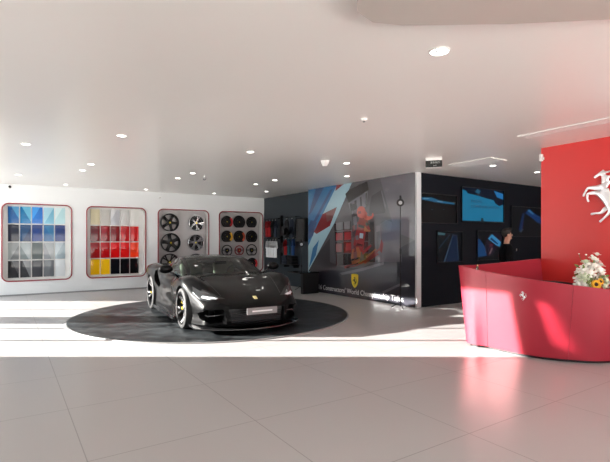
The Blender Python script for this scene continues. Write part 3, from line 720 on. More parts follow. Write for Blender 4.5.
for y in ys:
    hp = half_profile(y); n = len(hp)
    pts = [(p.x, p.y) for p in hp] + [(-p.x, p.y) for p in hp[-2:0:-1]]
    grid.append([bm.verts.new((x, sweep(x, y), z)) for x, z in pts])
m = len(grid[0])
for i in range(NY):
    for j in range(m):
        l = (j + 1) % m
        bm.faces.new((grid[i][j], grid[i][l], grid[i + 1][l], grid[i + 1][j]))
def cap(loop, sign):
    """bulged nose or tail face bridging the lower and upper edge of an end section"""
    n = m // 2                                   # index 0 = bottom centre, n = top centre
    K = 6; rows = []
    for j in range(-(n // 2), n // 2 + 1):
        a, b = loop[j % m], loop[(n - j) % m]
        if a is b: rows.append([a]); continue
        col = [a]
        for k in range(1, K):
            t = k / K; q = a.co.lerp(b.co, t)
            q.y += sign * .055 * math.sin(PI * t) ** .7 * (1 - .3 * abs(q.x))
            col.append(bm.verts.new(q))
        rows.append(col + [b])
    for u in range(len(rows) - 1):
        A, B = rows[u], rows[u + 1]
        if len(A) == 1: 
            for k in range(K): bm.faces.new((A[0], B[k], B[k + 1]))
        elif len(B) == 1:
            for k in range(K): bm.faces.new((A[k], A[k + 1], B[0]))
        else:
            for k in range(K): bm.faces.new((A[k], B[k], B[k + 1], A[k + 1]))
cap(grid[0], -1); cap(grid[-1], 1)
bmesh.ops.recalc_face_normals(bm, faces=bm.faces)
body = obj('body', bm, M_paint, CAR, smooth=True, angle=50)
def cut(target, cbm):
    c = obj('cutter', cbm, M_trimblack)
    c.parent = CAR
    md = target.modifiers.new('b', 'BOOLEAN'); md.operation = 'DIFFERENCE'; md.solver = 'EXACT'; md.object = c
    bpy.context.view_layer.update()
    me = evaluated_mesh(target); target.modifiers.remove(md)
    old = target.data; target.data = me; bpy.data.meshes.remove(old); bpy.data.objects.remove(c)
FW, RW_ = -1.30, 1.30
for sx in (-1, 1):
    b = bmesh.new(); cyl(b, (sx * .60, FW, .335), (sx * 1.2, FW, .335), .378, seg=48)
    cut(body, b)
    b = bmesh.new(); cyl(b, (sx * .56, RW_, .345), (sx * 1.2, RW_, .345), .392, seg=48)
    cut(body, b)
# cockpit well
b = bmesh.new(); box(b, (0, -.10, .85), (1.26, 1.40, 1.0), bev=.06); cut(body, b)
# nose intakes: a wide centre slot and two large corner openings
Mxz = frame((0, 0, 0), (1, 0, 0), (0, 0, 1), (0, -1, 0))
b = bmesh.new(); prism(b, [(-.42, .175), (.42, .175), (.46, .40), (-.46, .40)], 1.95, 2.6, Mxz); cut(body, b)
for sx in (-1, 1):
    b = bmesh.new(); prism(b, [(sx * .49, .175), (sx * .70, .175), (sx * .80, .23), (sx * .83, .32), (sx * .77, .39), (sx * .53, .40)], 1.62, 2.6, Mxz); cut(body, b)
    # flank intake ahead of the rear wheel
    b = bmesh.new(); prism(b, [(.42, .62), (.80, .86), (.90, .84), (.86, .62), (.62, .52)], .86, 1.2, frame((0, 0, 0), (0, 1, 0), (0, 0, 1), (sx, 0, 0))); cut(body, b)
body.data.polygons.foreach_set('use_smooth', [True] * len(body.data.polygons)); body.data.set_sharp_from_angle(angle=math.radians(38))
_b = bmesh.new(); _b.from_mesh(body.data); BVH = BVHTree.FromBMesh(_b); _b.free()
def project(poly, origin_axis, sgn, off, name, m, parent, cuts=2, thick=.004, far=4.0):
    """a panel shaped like poly laid on the body surface.  origin_axis 'x','y','z' = looking direction"""
    bm = bmesh.new()
    if origin_axis == 'z': P = [Vector((a, b, far)) for a, b in poly]; d = Vector((0, 0, -1))
    elif origin_axis == 'y': P = [Vector((a, sgn * far, b)) for a, b in poly]; d = Vector((0, -sgn, 0))
    else: P = [Vector((sgn * far, a, b)) for a, b in poly]; d = Vector((-sgn, 0, 0))
    f = bm.faces.new([bm.verts.new(p) for p in P])
    bmesh.ops.triangulate(bm, faces=[f])
    for _ in range(cuts): bmesh.ops.subdivide_edges(bm, edges=bm.edges[:], cuts=1, use_grid_fill=True)
    bmesh.ops.triangulate(bm, faces=bm.faces[:])
    last = None
    for v in bm.verts:
        h = BVH.ray_cast(v.co, d)
        if h[0] is not None: v.co = h[0] - d * off + h[1] * 0.0
        else: v.co = v.co + d * (far - 1.0)
    r = bmesh.ops.extrude_face_region(bm, geom=bm.faces[:])
    bmesh.ops.translate(bm, vec=d * (thick + off), verts=[e for e in r['geom'] if isinstance(e, bmesh.types.BMVert)])
    bmesh.ops.recalc_face_normals(bm, faces=bm.faces)
    return obj(name, bm, m, parent, smooth=True, angle=45)
# canopy
cC = [(-1.10, 0, .800), (-.88, 0, .885), (-.62, 0, .985), (-.36, 0, 1.075), (-.10, 0, 1.140), (.12, 0, 1.168), (.38, 0, 1.170), (.70, 0, 1.135), (1.05, 0, 1.070), (1.40, 0, 1.00), (1.75, 0, .945)]
cR = [(-.78, .685, .828), (-.64, .678, .890), (-.44, .655, .980), (-.22, .630, 1.060), (.02, .610, 1.115), (.22, .595, 1.132), (.44, .58, 1.128), (.70, .555, 1.092), (.98, .52, 1.028), (1.26, .47, .968), (1.55, .42, .925)]
cS = [(-.74, .74, .800), (-.58, .775, .812), (-.36, .80, .810), (-.14, .815, .805), (.08, .82, .808), (.26, .82, .815), (.44, .81, .83), (.64, .79, .86), (.90, .74, .90), (1.20, .66, .93), (1.55, .55, .92)]
NS = 4
lc, lr, ls = (catmull(q, NS) for q in (cC, cR, cS))
def cpt_(i, u):
    """u 0..1 centre to rail, 1..2 rail to belt"""
    c, r, s = lc[i], lr[i], ls[i]
    c, r, s = Vector((c.y, c.x, c.z)), Vector((r.y, r.x, r.z)), Vector((s.y, s.x, s.z))
    if u <= 1:
        q = c.lerp(r, u); e = u * u; q.y = c.y + (r.y - c.y) * (u ** 1.8); q.z = c.z + (r.z - c.z) * (u ** 2.0)
        return q
    t = u - 1; q = r.lerp(s, t); q.x += .022 * math.sin(PI * t)
    return q
US = [0, .15, .3, .45, .6, .74, .86, .93, 1.0, 1.10, 1.3, 1.5, 1.7, 1.86, 2.0]
NV = len(lc)
def zone(i, u):
    """which panel the cell starting at column i, row-mid u belongs to"""
    v = i / NS
    if u < .93:
        if v < .25: return 'windscreen'
        if v < 4.2: return 'windscreen'
        if v < 6.6: return 'roof'
        if v < 9.0: return 'rear_window'
        return 'roof'
    if u < 1.10: return 'roof'
    if .75 <= v < 5.4 and u < 1.86: return 'side'
    if 5.75 <= v < 7.6 and 1.12 < u < 1.7: return 'quarter'
    return 'roof'
cells = {}
for sx in (-1, 1):
    for i in range(NV - 1):
        for k in range(len(US) - 1):
            z = zone(i, (US[k] + US[k + 1]) / 2)
            key = z + ('_l' if sx < 0 else '_r') if z in ('side', 'quarter') else z
            q = [cpt_(i, US[k]), cpt_(i, US[k + 1]), cpt_(i + 1, US[k + 1]), cpt_(i + 1, US[k])]
            for p in q: p.x *= sx
            cells.setdefault(key, []).append(q if sx < 0 else q[::-1])
for key, qs in cells.items():
    bm = bmesh.new()
    for q in qs: bm.faces.new([bm.verts.new(p) for p in q])
    bmesh.ops.remove_doubles(bm, verts=bm.verts, dist=1e-5)
    glass = key != 'roof'
    bm.normal_update()
    if not glass:
        r = bmesh.ops.solidify(bm, geom=bm.faces[:], thickness=-.018)
    bmesh.ops.recalc_face_normals(bm, faces=bm.faces)
    nm = {'side_l': 'side_window', 'side_r': 'side_window', 'quarter_l': 'quarter_window', 'quarter_r': 'quarter_window'}.get(key, key)
    obj(nm, bm, M_cglass if glass else M_paint, CAR, smooth=True, angle=45)
# cabin
bm = bmesh.new(); prism(bm, [(-.62, .34), (-.62, .80), (-.40, .86), (.05, .83), (.40, .86), (.62, .80), (.62, .34)], .38, .74, Mxz); obj('dashboard', bm, mat('dash_black', (.03, .03, .032), .6), CAR)
for sx in (-1, 1):
    st = None
    bm = bmesh.new(); box(bm, (sx * .33, .02, .45), (.46, .52, .16), bev=.05)
    st = obj('seat', bm, M_cream, CAR, smooth=True, angle=50)
    bm = bmesh.new(); box(bm, (0, 0, .28), (.44, .12, .58), bev=.05); bmesh.ops.rotate(bm, cent=(0, 0, 0), matrix=Matrix.Rotation(-.38, 3, 'X'), verts=bm.verts); bmesh.ops.translate(bm, vec=(sx * .33, .26, .46), verts=bm.verts)
    obj('backrest', bm, M_cream, st, smooth=True, angle=50)
    bm = bmesh.new(); box(bm, (sx * .33, .50, 1.01), (.24, .09, .14), bev=.03); obj('headrest', bm, M_cream, st, smooth=True, angle=50)
bm = bmesh.new(); tube(bm, [(.33 + .175 * math.cos(a * PI / 12), -.30 + .06 * math.sin(a * PI / 12), .80 + .165 * math.sin(a * PI / 12)) for a in range(24)], .016, 8, closed=True)
box(bm, (.33, -.31, .79), (.30, .03, .05)); obj('steering_wheel_ring', bm, M_trimblack, CAR, smooth=True)
bm = bmesh.new(); box(bm, (0, -.42, 1.035), (.22, .03, .055), bev=.012); obj('interior_mirror', bm, M_trimblack, CAR)
# headlamps and details
for sx in (-1, 1):
    hl = project([(sx * .545, -2.045), (sx * .60, -2.06), (sx * .72, -1.99), (sx * .80, -1.86), (sx * .86, -1.66), (sx * .845, -1.60), (sx * .76, -1.76), (sx * .66, -1.90)], 'z', 1, .004, 'headlight', M_lampglass, CAR, 3, .003)
    project([(sx * .575, -2.035), (sx * .61, -2.045), (sx * .70, -1.985), (sx * .78, -1.86), (sx * .765, -1.85), (sx * .68, -1.96)], 'z', 1, .008, 'light_strip', mat('led_strip', (.85, .88, .92), .15), hl, 2, .003)
    project([(sx * .47, -2.055), (sx * .54, -2.05), (sx * .655, -1.90), (sx * .75, -1.76), (sx * .735, -1.75), (sx * .62, -1.88)], 'z', 1, .003, 'brake_duct', M_trimblack, CAR, 3, .003)
    # bonnet crease and shut line
    project([(sx * .50, -1.98), (sx * .508, -1.98), (sx * .62, -1.30), (sx * .67, -.86), (sx * .66, -.86), (sx * .612, -1.30)], 'z', 1, .0015, 'bonnet_line', M_trimblack, CAR, 3, .002)
    project([(-.62, .30), (-.612, .30), (-.60, .55), (-.66, .77), (-.668, .77), (-.608, .55)], 'x', sx, .0015, 'door_line', M_trimblack, CAR, 3, .002)
    project([(.50, .28), (.508, .28), (.60, .50), (.50, .80), (.492, .80), (.592, .50)], 'x', sx, .0015, 'door_line', M_trimblack, CAR, 3, .002)
    # sill blade
    bm = bmesh.new()
    prism(bm, [(-.88, .10), (.86, .10), (.90, .155), (.30, .175), (-.86, .145)], .86, .985, frame((0, 0, 0), (0, 1, 0), (0, 0, 1), (sx, 0, 0))); obj('side_skirt', bm, M_carbon, CAR)
    # door mirror: arm and pod
    mr = bmesh.new(); tube(mr, [(sx * .80, -.50, .80), (sx * .90, -.53, .875), (sx * .985, -.54, .915)], [.022, .016, .022], 10)
    arm = obj('door_mirror', mr, M_carbon, CAR, smooth=True)
    mr = bmesh.new(); ball(mr, (sx * 1.03, -.54, .95), .118, (1.05, .72, .66), 24, 14); 
    bmesh.ops.bisect_plane(mr, geom=mr.verts[:] + mr.edges[:] + mr.faces[:], plane_co=(0, -.505, 0), plane_no=(0, 1, 0), clear_outer=True)
    bmesh.ops.holes_fill(mr, edges=mr.edges[:]); obj('mirror_housing', mr, M_paint, arm, smooth=True, angle=40)
    mr = bmesh.new(); ball(mr, (sx * 1.03, -.503, .95), .104, (1.05, .03, .62), 20, 8); obj('mirror_glass', mr, M_chrome, arm, smooth=True)
    # tail lamp
    bm = bmesh.new(); box(bm, (sx * .66, 2.185, .80), (.26, .09, .05), bev=.015); obj('tail_light', bm, mat('tail_red', (.35, .01, .01), .2), CAR)
    # wheels
    for y, R, w, xo in ((FW, .34, .25, .962), (RW_, .355, .30, .970)):
        wt = bpy.data.objects.new('wheel', None)
        b1 = rim_spokes(R * .77, w, 5, True, 1.15)
        if sx < 0: bmesh.ops.rotate(b1, cent=(0, 0, 0), matrix=Matrix.Rotation(PI, 3, 'Z'), verts=b1.verts)
        bpy.data.objects.remove(wt)
        wt = obj('wheel', b1, M_rimblack, CAR, smooth=True, angle=40)
        wt.location = (sx * (xo - w / 2), y, R); wt.rotation_euler = (.35, 0, 0)
        flip = Matrix.Rotation(PI, 3, 'Z') if sx < 0 else Matrix.Identity(3)
        b1 = bmesh.new(); q = R * .77
        lathe(b1, [(q + .001, w / 2 - .02), (q + .012, w / 2 - .004), (R - .045, w / 2), (R - .018, w / 2 - .012), (R, w / 2 - .045), (R, -w / 2 + .045), (R - .018, -w / 2 + .012), (R - .045, -w / 2), (q + .001, -w / 2 + .02), (q - .012, 0)], 64, 'X', closed=True)
        bmesh.ops.rotate(b1, cent=(0, 0, 0), matrix=flip, verts=b1.verts); bmesh.ops.recalc_face_normals(b1, faces=b1.faces); obj('tyre', b1, M_tyre, wt, smooth=True, angle=35)
        b1 = rim_barrel(q, w - .02); bmesh.ops.rotate(b1, cent=(0, 0, 0), matrix=flip, verts=b1.verts); obj('rim', b1, M_rimblack, wt, smooth=True, angle=40)
        b1 = hub_bm(w, .026); bmesh.ops.rotate(b1, cent=(0, 0, 0), matrix=flip, verts=b1.verts); obj('hub_cap', b1, M_yellow, wt)
        b1 = bmesh.new(); cyl(b1, (sx * -.01, 0, 0), (sx * .02, 0, 0), q * .80, seg=40); cyl(b1, (-sx * .1, 0, 0), (sx * .03, 0, 0), .07, seg=20); obj('brake_disc', b1, mat('disc_steel', (.25, .25, .25), .35, .9), wt)
        b1 = bmesh.new()
        pl = [(q * .60 * math.cos(a), q * .60 * math.sin(a)) for a in (2.3, 2.6, 2.9, 3.2)] + [(q * .86 * math.cos(a), q * .86 * math.sin(a)) for a in (3.2, 2.9, 2.6, 2.3)]
        prism(b1, pl, .02, .06, frame((0, 0, 0), (0, -1, 0), (0, 0, 1), (sx, 0, 0))); obj('brake_caliper', b1, M_yellow, wt)
        # black liner closing the wheel arch behind each wheel
        b1 = bmesh.new(); cyl(b1, (sx * .595, y, .36), (sx * .605, y, .36), .36, seg=32); obj('arch_liner', b1, M_trimblack, CAR)
# nose: grilles, splitter, plate, badge
def yfront(x): return sweep(x, -2.30)
bm = bmesh.new(); box(bm, (0, -2.16, .29), (.90, .02, .22)); obj('grille', bm, M_trimblack, CAR)
for k in range(6):
    bm = bmesh.new(); box(bm, (0, -2.20, .20 + .028 * k), (.84, .03, .006)); obj('grille_bar', bm, M_black, CAR)
for sx in (-1, 1):
    bm = bmesh.new(); prism(bm, [(sx * .49, .285), (sx * .73, .28), (sx * .73, .292), (sx * .49, .297)], 1.9, 2.02, Mxz); obj('intake_blade', bm, M_carbon, CAR)
N = 24
bm = bmesh.new(); A = []
for i in range(N + 1):
    x = -.90 + 1.8 * i / N; y = yfront(x) if abs(x) < .8 else yfront(.8) + (abs(x) - .8) * 1.4
    A.append([bm.verts.new((x, y - .075, .085)), bm.verts.new((x, y - .07, .098)), bm.verts.new((x, y + .25, .125)), bm.verts.new((x, y + .25, .085))])
for i in range(N):
    for k in range(4):
        l = (k + 1) % 4; bm.faces.new((A[i][k], A[i][l], A[i + 1][l], A[i + 1][k]))
bm.faces.new(A[0]); bm.faces.new(A[-1][::-1]); bmesh.ops.recalc_face_normals(bm, faces=bm.faces); obj('front_splitter', bm, M_carbon, CAR, smooth=True, angle=30)
pl = bmesh.new(); box(pl, (0, 0, 0), (.50, .012, .105), bev=.004); bmesh.ops.translate(pl, vec=(.02, -2.375, .365), verts=pl.verts)
pl = obj('number_plate', pl, mat('plate_grey', (.20, .195, .20), .4), CAR)
bm = bmesh.new(); box(bm, (.02, -2.383, .365), (.33, .004, .022)); obj('plate_lettering_strip', bm, mat('plate_white', (.7, .7, .7), .4), pl)
project([(-.026, -2.175), (.026, -2.175), (.03, -2.12), (.028, -2.095), (-.028, -2.095), (-.03, -2.12)], 'z', 1, .004, 'bonnet_badge', mat('badge_pale', (.8, .72, .35), .3), CAR, 1, .003)
for sx in (-1, 1):
    bm = bmesh.new(); tube(bm, [(sx * .62, -.93, .845), (sx * .40, -1.02, .862), (sx * .10, -1.07, .852)], .008, 6); obj('wiper', bm, M_trimblack, CAR)
bm = bmesh.new(); box(bm, (0, 2.20, .36), (1.3, .16, .18), bev=.03); obj('rear_diffuser', bm, M_trimblack, CAR)

# ================================================================ RECEPTION DESK
rimP = [(7.52, 4.22, 1.235), (6.9, 4.32, 1.20), (6.2, 4.42, 1.165), (5.86, 4.44, 1.165), (5.65, 4.38, 1.168), (5.565, 4.18, 1.155), (5.55, 3.85, 1.113), (5.55, 3.32, 1.06), (5.63, 3.05, 1.03), (5.80, 2.81, .995), (6.0, 2.62, .965), (6.28, 2.47, .93), (6.8, 2.38, .90), (7.52, 2.35, .88)]
basP = [(7.52, 4.10, .04), (6.9, 4.18, .04), (6.25, 4.27, .04), (5.93, 4.30, .04), (5.69, 4.27, .04), (5.655, 4.10, .04), (5.71, 3.93, .04), (5.71, 3.45, .04), (5.79, 3.17, .04), (5.93, 2.94, .04), (6.1, 2.74, .04), (6.36, 2.60, .04), (6.8, 2.52, .04), (7.52, 2.48, .04)]
NSP = 8
R_, B_ = catmull(rimP, NSP), catmull(basP, NSP)
def inward(L):
    out = []
    for i, p in enumerate(L):
        d = (L[min(i + 1, len(L) - 1)] - L[max(i - 1, 0)]); d.z = 0; d.normalize()
        out.append(p + Vector((-d.y, d.x, 0)) * .055)
    return out
RI, BI = inward(R_), inward(B_)
desk = thing('reception_desk', 'curved red lacquered reception desk flaring upward in front of the red wall', 'reception desk', (6.6, 3.4, 0))
off = -Vector((6.6, 3.4, 0))
def desk_panel(i0, i1, gap0, gap1):
    bm = bmesh.new(); cols = []
    for i in range(i0, i1 + 1):
        o0, o1, n0, n1 = B_[i].copy(), R_[i].copy(), BI[i].copy(), RI[i].copy()
        if i == i0 and gap0: j = i + 1; f = .05; o0, o1, n0, n1 = B_[i].lerp(B_[j], f), R_[i].lerp(R_[j], f), BI[i].lerp(BI[j], f), RI[i].lerp(RI[j], f)
        if i == i1 and gap1: j = i - 1; f = .05; o0, o1, n0, n1 = B_[i].lerp(B_[j], f), R_[i].lerp(R_[j], f), BI[i].lerp(BI[j], f), RI[i].lerp(RI[j], f)
        c = [o0.lerp(o1, k / 6) for k in range(7)] + [n0.lerp(n1, k / 6) for k in range(6, -1, -1)]
        cols.append([bm.verts.new(p + off) for p in c])
    for a, b in zip(cols, cols[1:]):
        for k in range(14):
            l = (k + 1) % 14; bm.faces.new((a[k], a[l], b[l], b[k]))
    bm.faces.new(cols[0]); bm.faces.new(cols[-1][::-1]); bmesh.ops.recalc_face_normals(bm, faces=bm.faces)
    return obj('panel', bm, M_red, desk, smooth=True, angle=40)
S1, S2 = 6 * NSP, 9 * NSP
desk_panel(0, S1, 0, 1)
p2 = desk_panel(S1, S2, 1, 1)
desk_panel(S2, len(R_) - 1, 1, 0)
bm = bmesh.new(); q = inward(BI)
ring = [Vector((p.x, p.y, 0)) + off for p in BI]; n = len(ring)
a = [bm.verts.new(p) for p in ring]; b = [bm.verts.new(p + Vector((0, 0, .06))) for p in ring]
ring2 = [Vector((p.x, p.y, 0)) + off for p in q]; c = [bm.verts.new(p) for p in ring2]; d = [bm.verts.new(p + Vector((0, 0, .06))) for p in ring2]
for i in range(n - 1):
    for A, B in ((a, b), (b, d), (d, c), (c, a)): bm.faces.new((A[i], A[i + 1], B[i + 1], B[i]))
bmesh.ops.recalc_face_normals(bm, faces=bm.faces); obj('plinth', bm, M_black, desk)
# inner worktop following the front panel
def desk_top(z, depth, i0, i1, name, m):
    bm = bmesh.new(); L = []
    for i in range(i0, i1 + 1):
        t = (z - .04) / (R_[i].z - .04); p = BI[i].lerp(RI[i], t); p.z = z
        d = (B_[min(i + 1, len(B_) - 1)] - B_[max(i - 1, 0)]); d.z = 0; d.normalize(); nn = Vector((-d.y, d.x, 0))
        L.append((p + nn * .001, p + nn * depth))
    cols = [[bm.verts.new(x + off) for x in (a, b, b - Vector((0, 0, .03)), a - Vector((0, 0, .03)))] for a, b in L]
    for a, b in zip(cols, cols[1:]):
        for k in range(4): l = (k + 1) % 4; bm.faces.new((a[k], a[l], b[l], b[k]))
    bm.faces.new(cols[0]); bm.faces.new(cols[-1][::-1]); bmesh.ops.recalc_face_normals(bm, faces=bm.faces)
    return obj(name, bm, m, desk)
desk_top(.76, .50, 5 * NSP + 4, 10 * NSP - 2, 'worktop', M_grey)
desk_top(.84, .46, 10 * NSP, 12 * NSP + 4, 'side_shelf', M_redtrim)
# small silver horse on the desk front
i = 7 * NSP + 1
tt = (.95 - .04) / (R_[i].z - .04)
e = B_[i].lerp(R_[i], .775) + Vector((0, .03, 0)); du = (B_[i + 1] - B_[i - 1]); du.z = 0; du.normalize(); up = (R_[i] - B_[i]).normalized(); nrm = du.cross(up).normalized(); up = nrm.cross(du)
bm = horse_bm(.125, .012)
hz = obj('horse_badge', bm, M_chrome, p2, smooth=True)
hz.matrix_local = frame(e + off + nrm * .001, du, up, nrm)
# things on the desk
t = thing('desk_bottle', 'tiny dark amber bottle standing on the desk rim near its left corner', 'bottle', (5.555, 3.985, 1.131))
bm = bmesh.new(); lathe(bm, [(.001, 0), (.017, 0), (.019, .004), (.019, .034), (.008, .044), (.008, .052), (.001, .052)], 20); obj('bottle_body', bm, mat('amber_glass', (.05, .02, .006), .15), t, smooth=True, angle=40)
bm = bmesh.new(); lathe(bm, [(.001, .0525), (.010, .0525), (.010, .064), (.004, .066), (.004, .076), (.001, .076)], 16); obj('cap', bm, mat('gold_cap', (.5, .35, .12), .3, .8), t, smooth=True, angle=40)
mon = thing('computer_monitor', 'black curved computer monitor just showing above the desk rim', 'monitor', (6.07, 3.10, .76), -YAW + .05)
bm = bmesh.new(); N = 14; cols = []
for i in range(N + 1):
    u = i / N - .5; x = u * .50; y = .28 * u * u; zt = .258 - .05 * (u + .5) ** 2
    cols.append([bm.verts.new(q) for q in ((x, y - .012, .06), (x, y - .012, zt), (x, y + .012, zt), (x, y + .012, .06))])
for a_, b_ in zip(cols, cols[1:]):
    for k in range(4): l = (k + 1) % 4; bm.faces.new((a_[k], a_[l], b_[l], b_[k]))
bm.faces.new(cols[0]); bm.faces.new(cols[-1][::-1]); bmesh.ops.recalc_face_normals(bm, faces=bm.faces); obj('screen_housing', bm, M_black, mon)
bm = bmesh.new(); box(bm, (0, -.045, .09), (.06, .02, .18)); obj('stand_neck', bm, M_black, mon)
bm = bmesh.new(); box(bm, (0, -.03, .006), (.22, .16, .012), bev=.004); obj('stand_foot', bm, M_black, mon)

# flower arrangement
M_petal = mat('petal_white', (.86, .85, .78), .7); M_petalg = mat('petal_greenwhite', (.62, .70, .50), .7); M_sun = mat('petal_yellow', (.80, .42, .02), .6); M_leaf = mat('leaf_green', (.10, .16, .03), .6)
fl = thing('flower_arrangement', 'white and yellow flower arrangement with a sunflower on the reception desk', 'flowers', (6.30, 2.84, .84))
bm = bmesh.new(); lathe(bm, [(.001, 0), (.05, 0), (.085, .03), (.09, .06), (.07, .095), (.062, .095), (.078, .06), (.05, .012), (.001, .012)], 28); obj('vase', bm, M_white, fl, smooth=True)
rt = Vector((math.cos(YAW), -math.sin(YAW), 0)); fw = Vector((math.sin(YAW), math.cos(YAW), 0))
def rose_bm(c, r, nrm, layers=4):
    """a full bloom: rings of cupped petals round a small core"""
    bm = bmesh.new(); z = nrm.normalized(); x = z.orthogonal().normalized(); y = z.cross(x)
    M = frame(c, x, y, z)
    ball(bm, (0, 0, r * .22), r * .72, (1, 1, .85), 12, 8)
    for L in range(layers):
        n = 4 + L; rr = r * (.35 + .22 * L); tilt = 1.25 - .33 * L
        for k in range(n):
            a = 2 * PI * (k + .5 * (L % 2)) / n; w = rr * .75; g = []
            for u in range(3):
                t = u / 2
                for v in range(3):
                    s_ = v - 1
                    rad = rr * (.25 + .75 * t) * math.cos(tilt) + rr * .3 * t + r * .08 * L; zz = rr * t * math.sin(tilt) + r * .08
                    aa = a + s_ * w * (.55 + .45 * t) / max(rad, r * .35) * .55
                    g.append(bm.verts.new((rad * math.cos(aa) * (1 - .06 * abs(s_)), rad * math.sin(aa) * (1 - .06 * abs(s_)), zz - .12 * r * abs(s_) * t)))
            for u in range(2):
                for v in range(2): bm.faces.new((g[u * 3 + v], g[u * 3 + v + 1], g[(u + 1) * 3 + v + 1], g[(u + 1) * 3 + v]))
    bmesh.ops.transform(bm, matrix=M, verts=bm.verts)
    return bm
def spot(px, py, d):
    """place in the bouquet: sideways/up offsets read from the photo, d = depth offset towards the lens"""
    D = 5.85 - d; k = D / 453
    return rt * ((px - 305) * k) + fw * D + Vector((-6.30, -2.84, CAM_H - (py - 240) * k - .84))
core = Vector((0, 0, .09))
BL = [(604, 286, .10, .036), (579, 284, .08, .036), (585, 285, .13, .038), (578.5, 278, .05, .036), (584, 277, .12, .04), (583, 270, .08, .04), (590, 273, .13, .042), (599, 270, .10, .042), (605, 280, .08, .04), (594, 266, .09, .038), (588, 265, .05, .032), (601, 274, .05, .038), (593.5, 259, .03, .034), (585.5, 262, .03, .030), (596, 261, .03, .032), (597, 254.5, .0, .026), (592, 256, .0, .018), (586, 255, -.02, .013), (579, 254, -.01, .008), (577, 272, .0, .02), (600, 265, -.02, .035), (596, 279, -.12, .05), (586, 278, -.12, .05), (592, 268, -.10, .05), (604, 283, -.08, .045), (580, 284, -.08, .045)]
for i, (px, py, d, r) in enumerate(BL):
    c = spot(px, py, d); nn = (c - core - Vector((0, 0, .05))) + (-fw) * .05
    obj('flower_head', rose_bm(c, r * 1.3, nn, 3 if r < .02 else 4), M_petalg if i in (0, 4, 8, 13) else M_petal, fl, smooth=True)
    bm = bmesh.new(); e_ = c - nn.normalized() * .004
    tube(bm, [core * .8, core.lerp(e_, .5) + Vector((0, 0, -.01)), e_], .0028, 5); obj('stem', bm, M_leaf, fl)
for px, py, d, r in ((596, 284.5, .19, .062), (600.5, 281.5, .17, .045)):
    c = spot(px, py, d); nn = -fw + Vector((0, 0, .35)) + rt * (.15 if r < .05 else -.1); z = nn.normalized(); x = z.orthogonal().normalized(); M = frame(c, x, z.cross(x), z)
    bm = bmesh.new()
    for L in range(2):
        for k in range(16):
            a = 2 * PI * (k + .5 * L) / 16; R0, R1 = r * .35, r * (1.05 - .12 * L); ww = r * .17; zz = .006 * L
            P = [(R0, -ww * .5, zz), (R0 + (R1 - R0) * .55, -ww, zz + .012), (R1, 0, zz + .004), (R0 + (R1 - R0) * .55, ww, zz + .012), (R0, ww * .5, zz)]
            bm.faces.new([bm.verts.new((p[0] * math.cos(a) - p[1] * math.sin(a), p[0] * math.sin(a) + p[1] * math.cos(a), p[2])) for p in P])
    bmesh.ops.transform(bm, matrix=M, verts=bm.verts)
    sf = obj('sunflower_head', bm, M_sun, fl)
    bm = bmesh.new(); ball(bm, (0, 0, .006), r * .42, (1, 1, .35), 14, 8); bmesh.ops.transform(bm, matrix=M, verts=bm.verts); obj('seed_disc', bm, mat('seed_brown', (.03, .012, .006), .9), sf, smooth=True)
for px, py, d, a in ((588, 282, .17, .6), (590, 286, .18, 2.2), (583, 268, .1, 1.4), (577, 266, .02, 2.6), (577, 274.5, .02, 3.3), (601, 277, .12, .3), (593, 263, .06, 1.2), (606, 276, .06, .2), (591, 279, .15, 1.8), (588, 276, .15, 1.0)):
    c = spot(px, py, d); bm = bmesh.new(); g = []
    D1 = (rt * math.cos(a) + Vector((0, 0, 1)) * math.sin(a)); S = (D1.cross(fw)).normalized()
    for u in range(5):
        t = u / 4; w = .017 * math.sin(PI * (.08 + .88 * t)); m0 = c + D1 * (.075 * (t - .4)) - fw * .012 * math.sin(PI * t)
        g.append((bm.verts.new(m0 - S * w), bm.verts.new(m0 - fw * .004), bm.verts.new(m0 + S * w)))
    for u in range(4):
        for v in range(2): bm.faces.new((g[u][v], g[u][v + 1], g[u + 1][v + 1], g[u + 1][v]))
    obj('leaf', bm, M_leaf, fl, smooth=True)

